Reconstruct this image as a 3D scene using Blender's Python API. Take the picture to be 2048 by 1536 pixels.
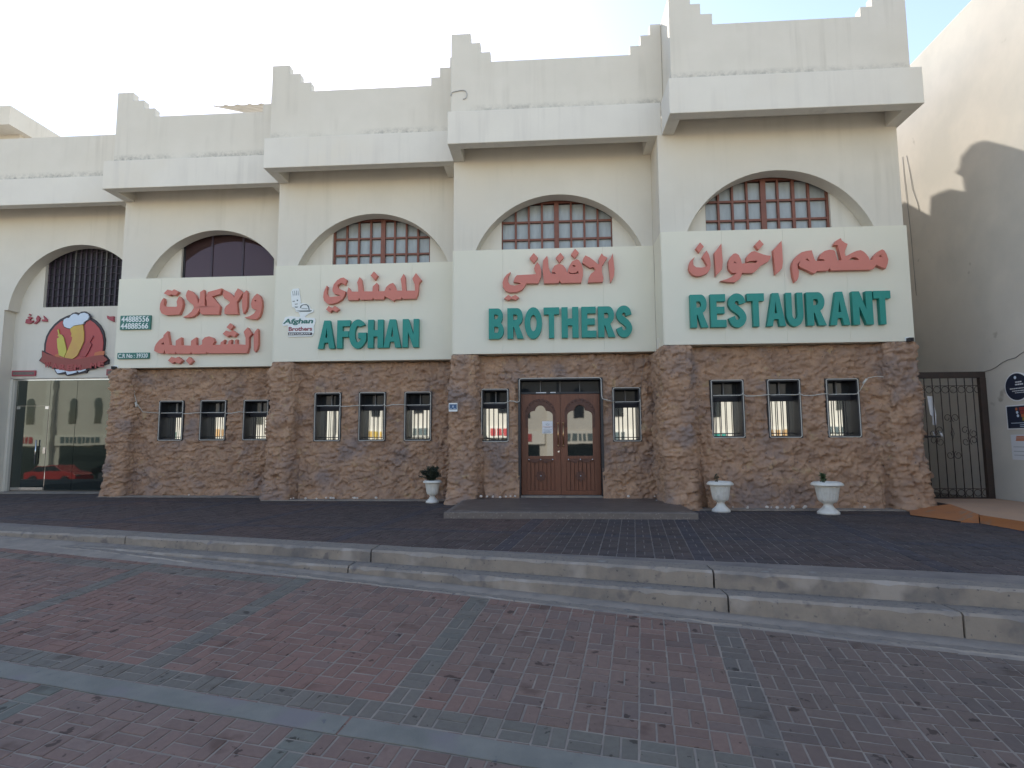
import bpy, bmesh, math, random
import numpy as np
from mathutils import Matrix, Vector
from mathutils.geometry import tessellate_polygon
for o in list(bpy.data.objects): bpy.data.objects.remove(o)
SC = bpy.context.scene
COL = SC.collection
R = math.radians
random.seed(7); RNG = np.random.RandomState(11)

# ---------------------------------------------------------------- camera, sky, sun, exposure
EYE = 1.26
YAW, PITCH, ROLL, FPX = 0.0677, 0.0980, -0.0045, 1169.6
cy_, sy_ = math.cos(YAW), math.sin(YAW)
fwd = Vector((-sy_*math.cos(PITCH), cy_*math.cos(PITCH), math.sin(PITCH)))
rt = Vector((cy_, sy_, 0)); up = rt.cross(fwd)
rt2 = rt*math.cos(ROLL)+up*math.sin(ROLL); up2 = -rt*math.sin(ROLL)+up*math.cos(ROLL)
cam_d = bpy.data.cameras.new('camera'); cam = bpy.data.objects.new('camera', cam_d); COL.objects.link(cam)
M = Matrix((rt2, up2, -fwd)).transposed().to_4x4(); M.translation = (0, 0, EYE)
cam.matrix_world = M
cam_d.sensor_width = 36; cam_d.lens = FPX/2048*36; cam_d.clip_end = 600; cam_d.clip_start = .05
SC.camera = cam
SUN_AZ, SUN_EL = R(-21), R(38)        # azimuth from +Y towards +X
w = bpy.data.worlds.new('World'); SC.world = w; w.use_nodes = True
nt = w.node_tree; nt.nodes.clear()
sky = nt.nodes.new('ShaderNodeTexSky'); sky.sky_type = 'NISHITA'; sky.sun_disc = False
sky.sun_elevation = SUN_EL; sky.sun_rotation = SUN_AZ; sky.air_density = 1.0; sky.dust_density = 0.2; sky.ozone_density = 2.2
bg = nt.nodes.new('ShaderNodeBackground'); bg.inputs[1].default_value = .125
wo = nt.nodes.new('ShaderNodeOutputWorld'); tn = nt.nodes.new('ShaderNodeMix'); tn.data_type = 'RGBA'; tn.blend_type = 'MULTIPLY'; tn.inputs[0].default_value = 1; tn.inputs[7].default_value = (1.20, .99, .84, 1)
nt.links.new(sky.outputs[0], tn.inputs[6]); nt.links.new(tn.outputs[2], bg.inputs[0]); nt.links.new(bg.outputs[0], wo.inputs[0])
sd = bpy.data.lights.new('sun', 'SUN'); sd.energy = 2.3; sd.angle = R(.55); sd.color = (1, .93, .82)
so = bpy.data.objects.new('sun', sd); COL.objects.link(so)
sundir = Vector((math.sin(SUN_AZ)*math.cos(SUN_EL), math.cos(SUN_AZ)*math.cos(SUN_EL), math.sin(SUN_EL)))
so.rotation_euler = sundir.to_track_quat('Z', 'Y').to_euler(); so.location = sundir*60
SC.view_settings.view_transform = 'Standard'; SC.view_settings.look = 'None'
SC.view_settings.exposure = 1.6; SC.view_settings.gamma = 1; SC.view_settings.use_curve_mapping = False
try: SC.cycles.max_bounces = 8; SC.cycles.diffuse_bounces = 4
except Exception: pass

def px(P):                                   # where a point falls in the picture, to rank which bricks show largest
    d = Vector(P)-Vector((0, 0, EYE)); z = d.dot(fwd)
    if z < .2: return None
    return (1024+FPX*d.dot(rt2)/z, 768-FPX*d.dot(up2)/z, z)

# ---------------------------------------------------------------- materials
def mat(name, col, rough=.8, col2=None, scale=3.0, contrast=.5, bump=0, bscale=40, metallic=0, spots=None, spec=.5, stretch=(1, 1, 1), detail=6, col3=None, scale3=.7, obj_tint=False, bump2=0, bscale2=6, streak=None, band=None):
    m = bpy.data.materials.new(name); m.use_nodes = True; t = m.node_tree; b = t.nodes['Principled BSDF']
    b.inputs['Roughness'].default_value = rough; b.inputs['Metallic'].default_value = metallic
    b.inputs['Specular IOR Level'].default_value = spec
    geo = t.nodes.new('ShaderNodeNewGeometry'); mp = t.nodes.new('ShaderNodeMapping'); mp.inputs['Scale'].default_value = stretch
    t.links.new(geo.outputs['Position'], mp.inputs[0]); P = mp.outputs[0]
    def noise(sc, det=6, ro=.6):
        n = t.nodes.new('ShaderNodeTexNoise'); n.inputs['Scale'].default_value = sc; n.inputs['Detail'].default_value = det; n.inputs['Roughness'].default_value = ro
        t.links.new(P, n.inputs['Vector']); return n.outputs['Fac']
    def ramp(fac, lo, hi):
        r = t.nodes.new('ShaderNodeMapRange'); r.inputs[1].default_value = lo; r.inputs[2].default_value = hi; t.links.new(fac, r.inputs[0]); return r.outputs[0]
    def mix(f, a, c2, mode='MIX'):
        x = t.nodes.new('ShaderNodeMix'); x.data_type = 'RGBA'; x.blend_type = mode
        if isinstance(f, (int, float)): x.inputs[0].default_value = f
        else: t.links.new(f, x.inputs[0])
        for k, v in ((6, a), (7, c2)):
            if isinstance(v, tuple): x.inputs[k].default_value = (*v[:3], 1)
            else: t.links.new(v, x.inputs[k])
        return x.outputs[2]
    c = tuple(col)
    if col2: c = mix(ramp(noise(scale, detail), .5-.5*(1-contrast)*.6, .5+.5*(1-contrast)*.6), c, tuple(col2))
    if col3: c = mix(ramp(noise(scale3, 5), .48, .66), c, tuple(col3))
    if spots:
        for (sc, lo, hi, scol) in spots: c = mix(ramp(noise(sc, 3, .5), lo, hi), c, scol)
    if streak:
        sm = t.nodes.new('ShaderNodeMapping'); sm.inputs['Scale'].default_value = (5, 5, .28); t.links.new(geo.outputs['Position'], sm.inputs[0])
        sn = t.nodes.new('ShaderNodeTexNoise'); sn.inputs['Scale'].default_value = 1.3; sn.inputs['Detail'].default_value = 5; t.links.new(sm.outputs[0], sn.inputs['Vector'])
        big = ramp(noise(.6, 3), .42, .62); st = ramp(sn.outputs['Fac'], .50, .72)
        mu = t.nodes.new('ShaderNodeMath'); mu.operation = 'MULTIPLY'; t.links.new(st, mu.inputs[0]); t.links.new(big, mu.inputs[1])
        c = mix(mu.outputs[0], c, streak)
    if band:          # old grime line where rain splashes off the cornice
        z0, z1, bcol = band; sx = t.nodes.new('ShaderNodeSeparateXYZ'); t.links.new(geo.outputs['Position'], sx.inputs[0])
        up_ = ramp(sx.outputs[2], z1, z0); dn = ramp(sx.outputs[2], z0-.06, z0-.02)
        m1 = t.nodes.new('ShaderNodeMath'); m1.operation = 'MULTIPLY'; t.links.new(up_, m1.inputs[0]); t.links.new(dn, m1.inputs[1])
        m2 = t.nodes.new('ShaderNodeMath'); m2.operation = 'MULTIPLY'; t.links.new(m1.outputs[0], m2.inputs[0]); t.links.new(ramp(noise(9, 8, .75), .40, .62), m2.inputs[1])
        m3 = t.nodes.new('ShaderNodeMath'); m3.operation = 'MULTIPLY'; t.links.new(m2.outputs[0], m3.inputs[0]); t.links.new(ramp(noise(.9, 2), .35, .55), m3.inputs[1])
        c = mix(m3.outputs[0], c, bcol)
    if obj_tint:
        oi = t.nodes.new('ShaderNodeObjectInfo') if obj_tint == 'obj' else t.nodes.new('ShaderNodeAttribute')
        if obj_tint != 'obj': oi.attribute_name = 'tint'
        c = mix(1.0, c, oi.outputs['Color'], 'MULTIPLY')
    if isinstance(c, tuple): b.inputs['Base Color'].default_value = (*c[:3], 1)
    else: t.links.new(c, b.inputs['Base Color'])
    if bump:
        bn = t.nodes.new('ShaderNodeBump'); bn.inputs['Strength'].default_value = .6; bn.inputs['Distance'].default_value = bump
        t.links.new(noise(bscale, 8, .65), bn.inputs['Height']); nrm = bn.outputs[0]
        if bump2:
            b2 = t.nodes.new('ShaderNodeBump'); b2.inputs['Strength'].default_value = .6; b2.inputs['Distance'].default_value = bump2
            t.links.new(noise(bscale2, 4, .5), b2.inputs['Height']); t.links.new(nrm, b2.inputs['Normal']); nrm = b2.outputs[0]
        t.links.new(nrm, b.inputs['Normal'])
    m['h'] = 1
    return m
def mirror(name, tint, refl, base, rough=.02, wav=.0012):
    m = bpy.data.materials.new(name); m.use_nodes = True; t = m.node_tree; t.nodes.clear()
    o = t.nodes.new('ShaderNodeOutputMaterial'); g = t.nodes.new('ShaderNodeBsdfGlossy'); d = t.nodes.new('ShaderNodeBsdfDiffuse'); mx = t.nodes.new('ShaderNodeMixShader')
    g.inputs['Color'].default_value = (*tint, 1); g.inputs['Roughness'].default_value = rough; d.inputs['Color'].default_value = (*base, 1)
    lw = t.nodes.new('ShaderNodeLayerWeight'); lw.inputs[0].default_value = .35
    mr = t.nodes.new('ShaderNodeMapRange'); mr.inputs[3].default_value = refl; mr.inputs[4].default_value = min(1, refl+.5); t.links.new(lw.outputs['Facing'], mr.inputs[0])
    t.links.new(mr.outputs[0], mx.inputs[0]); t.links.new(d.outputs[0], mx.inputs[1]); t.links.new(g.outputs[0], mx.inputs[2]); t.links.new(mx.outputs[0], o.inputs[0])
    if wav:
        geo = t.nodes.new('ShaderNodeNewGeometry'); n = t.nodes.new('ShaderNodeTexNoise'); n.inputs['Scale'].default_value = 1.6; bp = t.nodes.new('ShaderNodeBump'); bp.inputs['Distance'].default_value = wav; bp.inputs['Strength'].default_value = .5
        t.links.new(geo.outputs['Position'], n.inputs['Vector']); t.links.new(n.outputs['Fac'], bp.inputs['Height']); t.links.new(bp.outputs[0], g.inputs['Normal'])
    return m
PLASTER = mat('plaster', (.70, .655, .57), .85, (.64, .60, .52), 1.3, .2, bump=.0025, bscale=90, col3=(.67, .62, .53), scale3=.45, bump2=.006, bscale2=2.2, streak=(.60, .56, .48))
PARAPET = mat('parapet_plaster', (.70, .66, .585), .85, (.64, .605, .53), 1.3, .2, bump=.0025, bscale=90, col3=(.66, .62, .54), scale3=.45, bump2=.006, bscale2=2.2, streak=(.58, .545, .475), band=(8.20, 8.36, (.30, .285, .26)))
PLASTER_W = mat('plaster_fascia', (.74, .71, .64), .8, (.68, .65, .59), 1.1, .2, bump=.002, bscale=80, col3=(.70, .66, .58), scale3=.5, bump2=.006, bscale2=2.0, streak=(.63, .60, .545))
SIDEWALL = mat('side_wall_plaster', (.65, .60, .52), .85, (.59, .54, .47), 1.0, .2, bump=.003, bscale=60, col3=(.53, .50, .44), scale3=.4, bump2=.012, bscale2=1.2, spots=[(1.7, .70, .74, (.40, .36, .30))])
SIGNB = mat('sign_panel', (.76, .72, .59), .6, (.72, .685, .56), .9, .2, bump=.0004, bscale=30)
ROCK = mat('rock_render', (.47, .295, .185), .95, (.30, .19, .13), 3.0, .35, bump=.007, bscale=34, col3=(.31, .22, .175), scale3=1.3, bump2=.022, bscale2=16, spots=[(5.0, .62, .72, (.42, .29, .17)), (1.3, .58, .70, (.255, .19, .16)), (17, .64, .74, (.16, .115, .10))])
WOOD = mat('door_wood', (.21, .080, .042), .42, (.13, .048, .027), 5, .2, bump=.0012, bscale=30, stretch=(9, 9, .7), spec=.4)
WOODC = mat('carved_wood', (.12, .045, .025), .5, (.075, .028, .018), 9, .3, bump=.004, bscale=60)
REDWOOD = mat('window_wood', (.22, .075, .045), .5, (.16, .055, .035), 6, .3, bump=.001, bscale=40)
DARK = mat('dark_metal', (.018, .018, .022), .45, bump=0)
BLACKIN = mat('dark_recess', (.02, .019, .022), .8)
IRON = mat('gate_iron', (.035, .027, .022), .65, (.06, .035, .025), 8, .3, bump=.001, bscale=60)
RED = mat('red_acrylic', (.60, .19, .14), .45, (.55, .17, .125), 2, .3)
REDS = mat('small_red_acrylic', (.34, .05, .07), .45)
GREEN = mat('green_acrylic', (.006, .225, .18), .5, (.014, .265, .215), 3.5, .1)
GREEND = mat('green_board', (.03, .16, .125), .45)
WHITE = mat('white_print', (.78, .80, .78), .5)
ROPE = mat('light_rope', (.56, .54, .48), .4)
GRAYCAB = mat('grey_cable', (.17, .165, .16), .6)
URN = mat('white_plastic', (.74, .72, .66), .5, (.62, .59, .52), 9, .3, spots=[(5, .58, .72, (.50, .47, .42))], bump=.0008, bscale=60)
BRASS = mat('brass', (.62, .40, .22), .28, metallic=1)
STEEL = mat('steel', (.62, .62, .62), .25, metallic=1)
CONC = mat('kerb_concrete', (.335, .285, .23), .9, (.25, .215, .18), 5, .2, bump=.006, bscale=40, col3=(.17, .155, .145), scale3=1.6, bump2=.006, bscale2=9, spots=[(24, .66, .72, (.12, .11, .105)), (6, .60, .72, (.17, .15, .14)), (2.2, .58, .68, (.36, .315, .27))])
CONCTOP = mat('kerb_top_concrete', (.235, .198, .163), .9, (.165, .143, .122), 5, .2, bump=.006, bscale=45, spots=[(24, .60, .68, (.10, .09, .09)), (20, .66, .74, (.09, .085, .09)), (5, .62, .74, (.25, .235, .22))])
SAND = mat('joint_sand', (.31, .262, .215), .95, (.20, .17, .145), 5, .3, bump=.002, bscale=120)
SAND_T = mat('terrace_joint_sand', (.225, .19, .165), .95, (.12, .105, .10), 3, .3, bump=.002, bscale=120)
BRK = dict(rough=.85, col2=(.80, .78, .80), scale=26, contrast=.2, bump=.0025, bscale=130, spots=[(3.2, .62, .72, (.55, .50, .48)), (8, .665, .69, (.34, .31, .30)), (21, .69, .71, (.38, .35, .34)), (1.1, .58, .75, (.72, .72, .76))])
BRICK_O = mat('brick_single', (1, 1, 1), obj_tint='obj', **BRK)
BRICK_A = mat('brick_many', (1, 1, 1), obj_tint='attr', **BRK)
MARBLE = mat('step_stone', (.125, .10, .088), .5, (.085, .07, .063), 3, .2, bump=.002, bscale=60, spots=[(5, .55, .7, (.16, .135, .12)), (15, .64, .72, (.07, .06, .055))])
MARBLE_E = mat('step_edge', (.20, .165, .14), .85, (.15, .125, .108), 9, .2, bump=.004, bscale=50, spots=[(28, .6, .68, (.27, .23, .2))])
ORANGE = mat('orange_painted_concrete', (.42, .165, .055), .75, (.35, .14, .06), 3, .3, bump=.003, bscale=40, spots=[(4, .60, .70, (.28, .17, .11))])
ORANGE2 = mat('faded_orange_concrete', (.46, .29, .18), .8, (.40, .26, .18), 2, .3, bump=.003, bscale=40)
LEAF_D = mat('dark_leaf', (.022, .032, .022), .6, (.04, .05, .03), 12, .3)
LEAF_G = mat('green_leaf', (.05, .09, .04), .6, (.08, .12, .05), 12, .3)
SOIL = mat('soil', (.05, .04, .03), .95, bump=.006, bscale=60)
GLASS_M = mirror('mirror_window_glass', (.92, .97, .97), .58, (.012, .012, .014))
GLASS_D = mirror('door_glass', (.92, .95, .95), .20, (.02, .022, .022))
GLASS_S = mirror('shopfront_glass', (.85, .95, .9), .035, (.010, .014, .013))
GLASS_T = mirror('dark_transom_glass', (.8, .85, .9), .012, (.02, .023, .026))
GLASS_B = mirror('brown_tinted_glass', (.6, .45, .48), .02, (.048, .028, .028))
CURTAIN = mat('curtained_pane', (.40, .43, .43), .22, (.30, .32, .32), 4.5, .3, bump=.004, bscale=14, stretch=(2.5, 1, .5))
BLUE = mat('blue_plate', (.035, .10, .21), .4)
NAVY = mat('navy_print', (.018, .025, .05), .4)
PRED = mat('red_print', (.30, .05, .04), .5); PYEL = mat('yellow_print', (.38, .29, .05), .5); PORA = mat('orange_print', (.5, .15, .06), .5)
PAPER = mat('paper', (.62, .62, .64), .7); PAPERW = mat('white_paper', (.75, .75, .76), .7)
LRED = mat('logo_red', (.42, .055, .055), .4); LBLK = mat('logo_black', (.03, .022, .03), .5); LYEL = mat('logo_mustard', (.58, .42, .06), .45, (.55, .28, .10), 2, .3)
LYEL2 = mat('logo_yellow', (.52, .47, .08), .45); LWHT = mat('logo_hat_white', (.60, .68, .78), .5); LRIB = mat('logo_ribbon', (.27, .055, .045), .5); LRIB2 = mat('logo_ribbon_letter', (.36, .06, .06), .5)
TEAL = mat('logo_teal', (.035, .16, .13), .5); MAROON = mat('logo_maroon', (.27, .05, .07), .5); GREYP = mat('logo_grey_line', (.09, .12, .12), .6)
ROOFM = mat('corrugated_roof', (.40, .37, .33), .7, (.33, .31, .27), 5, .3)
CREAM = mat('cream_building', (.60, .56, .48), .85, (.55, .50, .43), 1, .3)
BROWNSCR = mat('window_screen', (.035, .022, .04), .55, (.05, .035, .05), 5, .3)
ASPH = mat('dusty_ground', (.40, .36, .30), .95, (.34, .31, .26), 2, .3, bump=.004, bscale=90)

# ---------------------------------------------------------------- mesh helpers
ORG = {}
class MB:
    def __init__(s): s.v = []; s.f = []; s.mi = []; s.k = 0
    def add(s, vs, fs):
        n = len(s.v); s.v += [tuple(p) for p in vs]; s.f += [tuple(i+n for i in f) for f in fs]; s.mi += [s.k]*len(fs); return s
    def box(s, x0, x1, y0, y1, z0, z1, M=None):
        vs = [(x, y, z) for z in (z0, z1) for y in (y0, y1) for x in (x0, x1)]
        if M is not None: vs = [tuple(M @ Vector(v)) for v in vs]
        return s.add(vs, [(0, 2, 3, 1), (4, 5, 7, 6), (0, 1, 5, 4), (2, 6, 7, 3), (0, 4, 6, 2), (1, 3, 7, 5)])
    def prism(s, loops, a, b, f=lambda u, v, w: (u, w, v)):
        """loops: outer + holes in 2D; extruded between a and b; f maps (u, v, w) to xyz"""
        L = []
        for i, lp in enumerate(loops):
            ar = sum(lp[k][0]*lp[(k+1) % len(lp)][1]-lp[(k+1) % len(lp)][0]*lp[k][1] for k in range(len(lp)))
            L.append(lp if (ar > 0) == (i == 0) else lp[::-1])
        tri = tessellate_polygon([[Vector((p[0], p[1], 0)) for p in lp] for lp in L])
        flat = [p for lp in L for p in lp]; n = len(flat)
        A = [f(p[0], p[1], a) for p in flat]; B = [f(p[0], p[1], b) for p in flat]
        fs = []
        for t in tri:
            p, q, r = (flat[i] for i in t)
            if abs((q[0]-p[0])*(r[1]-p[1])-(r[0]-p[0])*(q[1]-p[1])) < 1e-9: continue
            if (q[0]-p[0])*(r[1]-p[1])-(r[0]-p[0])*(q[1]-p[1]) < 0: t = t[::-1]
            fs.append(tuple(t)); fs.append(tuple(i+n for i in t[::-1]))
        k = 0
        for lp in L:
            m = len(lp)
            for i in range(m):
                j = (i+1) % m; fs.append((k+i, k+n+i, k+n+j, k+j))
            k += m
        return s.add(A+B, fs)
    def tube(s, pts, r, n=8, closed=False):
        P = [Vector(p) for p in pts]; m = len(P); vs = []; ref = None
        for i, p in enumerate(P):
            a = P[(i-1) % m] if (closed or i) else p; c = P[(i+1) % m] if (closed or i < m-1) else p
            t = (c-a)
            t = t.normalized() if t.length > 1e-9 else Vector((0, 0, 1))
            if ref is None: ref = t.orthogonal().normalized()
            ref = (ref-t*ref.dot(t)); ref = ref.normalized() if ref.length > 1e-6 else t.orthogonal().normalized()
            b = t.cross(ref); rr = r[i] if isinstance(r, (list, tuple)) else r
            for k in range(n):
                an = 2*math.pi*k/n; vs.append(tuple(p+(ref*math.cos(an)+b*math.sin(an))*rr))
        fs = []
        for i in range(m if closed else m-1):
            j = (i+1) % m
            for k in range(n): fs.append((i*n+k, i*n+(k+1) % n, j*n+(k+1) % n, j*n+k))
        if not closed: fs += [tuple(range(n))[::-1], tuple((m-1)*n+k for k in range(n))]
        return s.add(vs, fs)
    def lathe(s, prof, c, n=40, flute=None):
        vs = []
        for (r, z) in prof:
            for k in range(n):
                an = 2*math.pi*k/n; q = r
                if flute and flute[0] < z < flute[1]: q = r*(1-.045*abs(math.sin(an*flute[2]/2))**.5*0+.03*math.cos(an*flute[2]))
                vs.append((c[0]+q*math.cos(an), c[1]+q*math.sin(an), c[2]+z))
        m = len(prof); fs = [(i*n+k, i*n+(k+1) % n, (i+1)*n+(k+1) % n, (i+1)*n+k) for i in range(m-1) for k in range(n)]
        fs += [tuple(range(n))[::-1], tuple((m-1)*n+k for k in range(n))]
        return s.add(vs, fs)
    def sphere(s, c, r, n=10, sc=(1, 1, 1)):
        prof = [(math.sin(math.pi*i/n)*r if 0 < i < n else 1e-4, -math.cos(math.pi*i/n)*r) for i in range(n+1)]
        k = len(s.v); s.lathe(prof, (0, 0, 0), 2*n)
        for i in range(k, len(s.v)): v = s.v[i]; s.v[i] = (c[0]+v[0]*sc[0], c[1]+v[1]*sc[1], c[2]+v[2]*sc[2])
        return s
    def build(s, name, m, parent=None, smooth=False, bevel=0, origin=None):
        me = bpy.data.meshes.new(name); o0 = origin if origin is not None else (ORG.get(parent.name, (0, 0, 0)) if parent else (0, 0, 0))
        me.from_pydata([(v[0]-o0[0], v[1]-o0[1], v[2]-o0[2]) for v in s.v], [], s.f)
        for q in (m if isinstance(m, (list, tuple)) else [m]): me.materials.append(q)
        if s.k or any(s.mi): me.polygons.foreach_set('material_index', s.mi)
        if smooth: me.polygons.foreach_set('use_smooth', [True]*len(me.polygons))
        o = bpy.data.objects.new(name, me); COL.objects.link(o)
        if parent: o.parent = parent
        else: o.location = o0
        ORG[o.name] = o0
        if bevel:
            b = o.modifiers.new('bevel', 'BEVEL'); b.width = bevel; b.segments = 2; b.limit_method = 'ANGLE'; b.angle_limit = R(35)
        return o
def tag(o, label=None, cat=None, group=None, kind=None):
    for k, v in (('label', label), ('category', cat), ('group', group), ('kind', kind)):
        if v: o[k] = v
    return o
def thing(name, loc, label, cat, group=None, kind=None):
    o = bpy.data.objects.new(name, None); COL.objects.link(o); o.location = loc; ORG[o.name] = tuple(loc); o.empty_display_size = .2
    return tag(o, label, cat, group, kind)
def copy_tree(o, d, label=None):
    """copy a thing, its parts and sub-parts, moved by d"""
    c = o.copy(); COL.objects.link(c); c.location = Vector(o.location)+Vector(d)
    if label: c['label'] = label
    for ch in list(o.children):
        a = ch.copy(); COL.objects.link(a); a.parent = c
        for g in list(ch.children):
            b = g.copy(); COL.objects.link(b); b.parent = a
    return c
def text_mesh(txt, bold=.02, italic=0):
    """flat outline text -> (list of 2D triangles, vertices) fitted later"""
    cu = bpy.data.curves.new('t', 'FONT'); cu.body = txt; cu.size = 1; cu.offset = bold; cu.shear = italic; cu.extrude = .5; cu.resolution_u = 5
    ob = bpy.data.objects.new('t', cu); COL.objects.link(ob); bpy.context.view_layer.update()
    me = bpy.data.meshes.new_from_object(ob.evaluated_get(bpy.context.evaluated_depsgraph_get()))
    vs = [tuple(v.co) for v in me.vertices]; fs = [tuple(p.vertices) for p in me.polygons]
    bpy.data.objects.remove(ob); bpy.data.curves.remove(cu); bpy.data.meshes.remove(me)
    return vs, fs
def add_text(mb, txt, x0, x1, z0, z1, yf, yb, bold=.02, italic=0, f=None):
    vs, fs = text_mesh(txt, bold, italic)
    a = min(v[0] for v in vs); b = max(v[0] for v in vs); c = min(v[1] for v in vs); d = max(v[1] for v in vs)
    out = []
    for v in vs:
        X = x0+(v[0]-a)/(b-a)*(x1-x0); Z = z0+(v[1]-c)/(d-c)*(z1-z0); Y = yf if v[2] > 0 else yb
        out.append(f(X, Y, Z) if f else (X, Y, Z))
    mb.add(out, fs)
    return mb

# ---------------------------------------------------------------- measures of the terrace of bays (metres)
YS = [14.279, 13.544, 12.81, 12.073, 11.277]             # front of the sign boards, bay 0 (left shop) to bay 4
XL = [-15.07, -10.705, -6.341, -2.072, 2.165, 6.758]
AC = [-12.5, -8.3, -4.08, .17, 4.45]                      # arch centres
ZSB, ZST, ZFB, ZFT, ZP, ZM = 3.092, 5.327, 7.331, 8.03, 9.304, 9.96
AR, AZ = 1.895, 4.635
GX0, GS, GPH = (.7037, 5.0748), .2055, -.150               # street brick grid
def street_z(x, y): return -.7926-.0038*x+.0866*y

# ---------------------------------------------------------------- ground
def sheet(name, pts, mt, kind='structure', n=1):
    mb = MB(); mb.add(pts, [tuple(range(len(pts)))]); o = mb.build(name, mt); tag(o, kind=kind); return o
kerb_pts = [(-60, 15.5), (-14, 9.25), (-7.92, 8.09), (-5.87, 7.74), (-2.12, 6.87), (1.56, 5.94), (3.91, 5.33), (9, 3.9), (30, -2.5)]
def kerb_y(x):
    for a, b in zip(kerb_pts, kerb_pts[1:]):
        if a[0] <= x <= b[0]: return a[1]+(b[1]-a[1])*(x-a[0])/(b[0]-a[0])
    return kerb_pts[-1][1]
def kerb_w(x): return max(.24, .34-.014*(x+2)) if x > -9 else .42
road = MB()
xs = [-60, -20, -8, 0, 8, 30, 60]
def rz(x, y): return street_z(x, y)-.0045
xs = [-60, -30, -14, -7.92, -5.87, -2.12, 1.56, 3.91, 9, 30]
road.add([(x, (kerb_y(x)+.05 if r == 0 else min(4.0, kerb_y(x)-.5) if r == 1 else y), min(-.02, rz(x, kerb_y(x)+.05 if r == 0 else min(4.0, kerb_y(x)-.5) if r == 1 else max(y, -18)))) for r, y in enumerate((0, 0, -1.2, -8, -18, -70)) for x in xs], [(j*10+i, (j+1)*10+i, (j+1)*10+i+1, j*10+i+1) for j in range(5) for i in range(9)])
road.mi = [1 if q >= 18 else 0 for q in range(len(road.f))]
STREET = tag(road.build('street', [SAND, ASPH]), kind='structure', label='street paved in reddish brown bricks with grey parking bay lines')
far = MB(); far.add([(-400, 12, -.9), (400, 12, -.9), (400, 400, -.9), (-400, 400, -.9), (-400, -400, -3.2), (400, -400, -3.2), (400, -18, -2.6), (-400, -18, -2.6), (-400, 12, -.91), (-61, 12, -.91), (-61, -18, -2.6), (-400, -18, -2.6), (61, 12, -.91), (400, 12, -.91), (400, -18, -2.6), (61, -18, -2.6)], [(0, 1, 2, 3), (4, 5, 6, 7), (9, 8, 11, 10), (13, 12, 15, 14)])
tag(far.build('ground', ASPH), kind='structure')
# terrace slab (its top is the joint sand between the bricks)
tb = MB(); tp = [(x, kerb_y(x)+kerb_w(x)*.9) for x in (-24, -14, -9, -6, -2, 2, 5, 12)]
loop = tp+[(12, 20), (-24, 20)]
tb.prism([[(p[0], p[1]) for p in loop]], -.30, -.0045, f=lambda u, v, w_: (u, v, w_))
TERR = tag(tb.build('pavement', SAND_T), kind='structure', label='raised pavement of dark bricks in front of the restaurant')

def clip(poly, a, b, c):                                   # keep a*x+b*y+c >= 0
    out = []
    for i in range(len(poly)):
        p, q = poly[i], poly[(i+1) % len(poly)]; fp = a*p[0]+b*p[1]+c; fq = a*q[0]+b*q[1]+c
        if fp >= 0: out.append(p)
        if (fp >= 0) != (fq >= 0): t = fp/(fp-fq); out.append((p[0]+(q[0]-p[0])*t, p[1]+(q[1]-p[1])*t))
    return out
def brick_mesh(name, lx, ly, h, mt):
    c = .004; mb = MB()
    def ring(dx, dy, z): return [(-dx, -dy, z), (dx, -dy, z), (dx, dy, z), (-dx, dy, z)]
    mb.add(ring(lx, ly, -h)+ring(lx, ly, -c)+ring(lx-c, ly-c, 0), [(0, 1, 5, 4), (1, 2, 6, 5), (2, 3, 7, 6), (3, 0, 4, 7), (4, 5, 9, 8), (5, 6, 10, 9), (6, 7, 11, 10), (7, 4, 8, 11), (8, 9, 10, 11)])
    me = bpy.data.meshes.new(name); me.from_pydata(mb.v, [], mb.f); me.materials.append(mt); return me
def noise2(x, y, s=1.0, seed=0):
    from mathutils import noise as N
    return N.noise(Vector((x*s+seed*17.3, y*s-seed*5.1, seed)))
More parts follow.
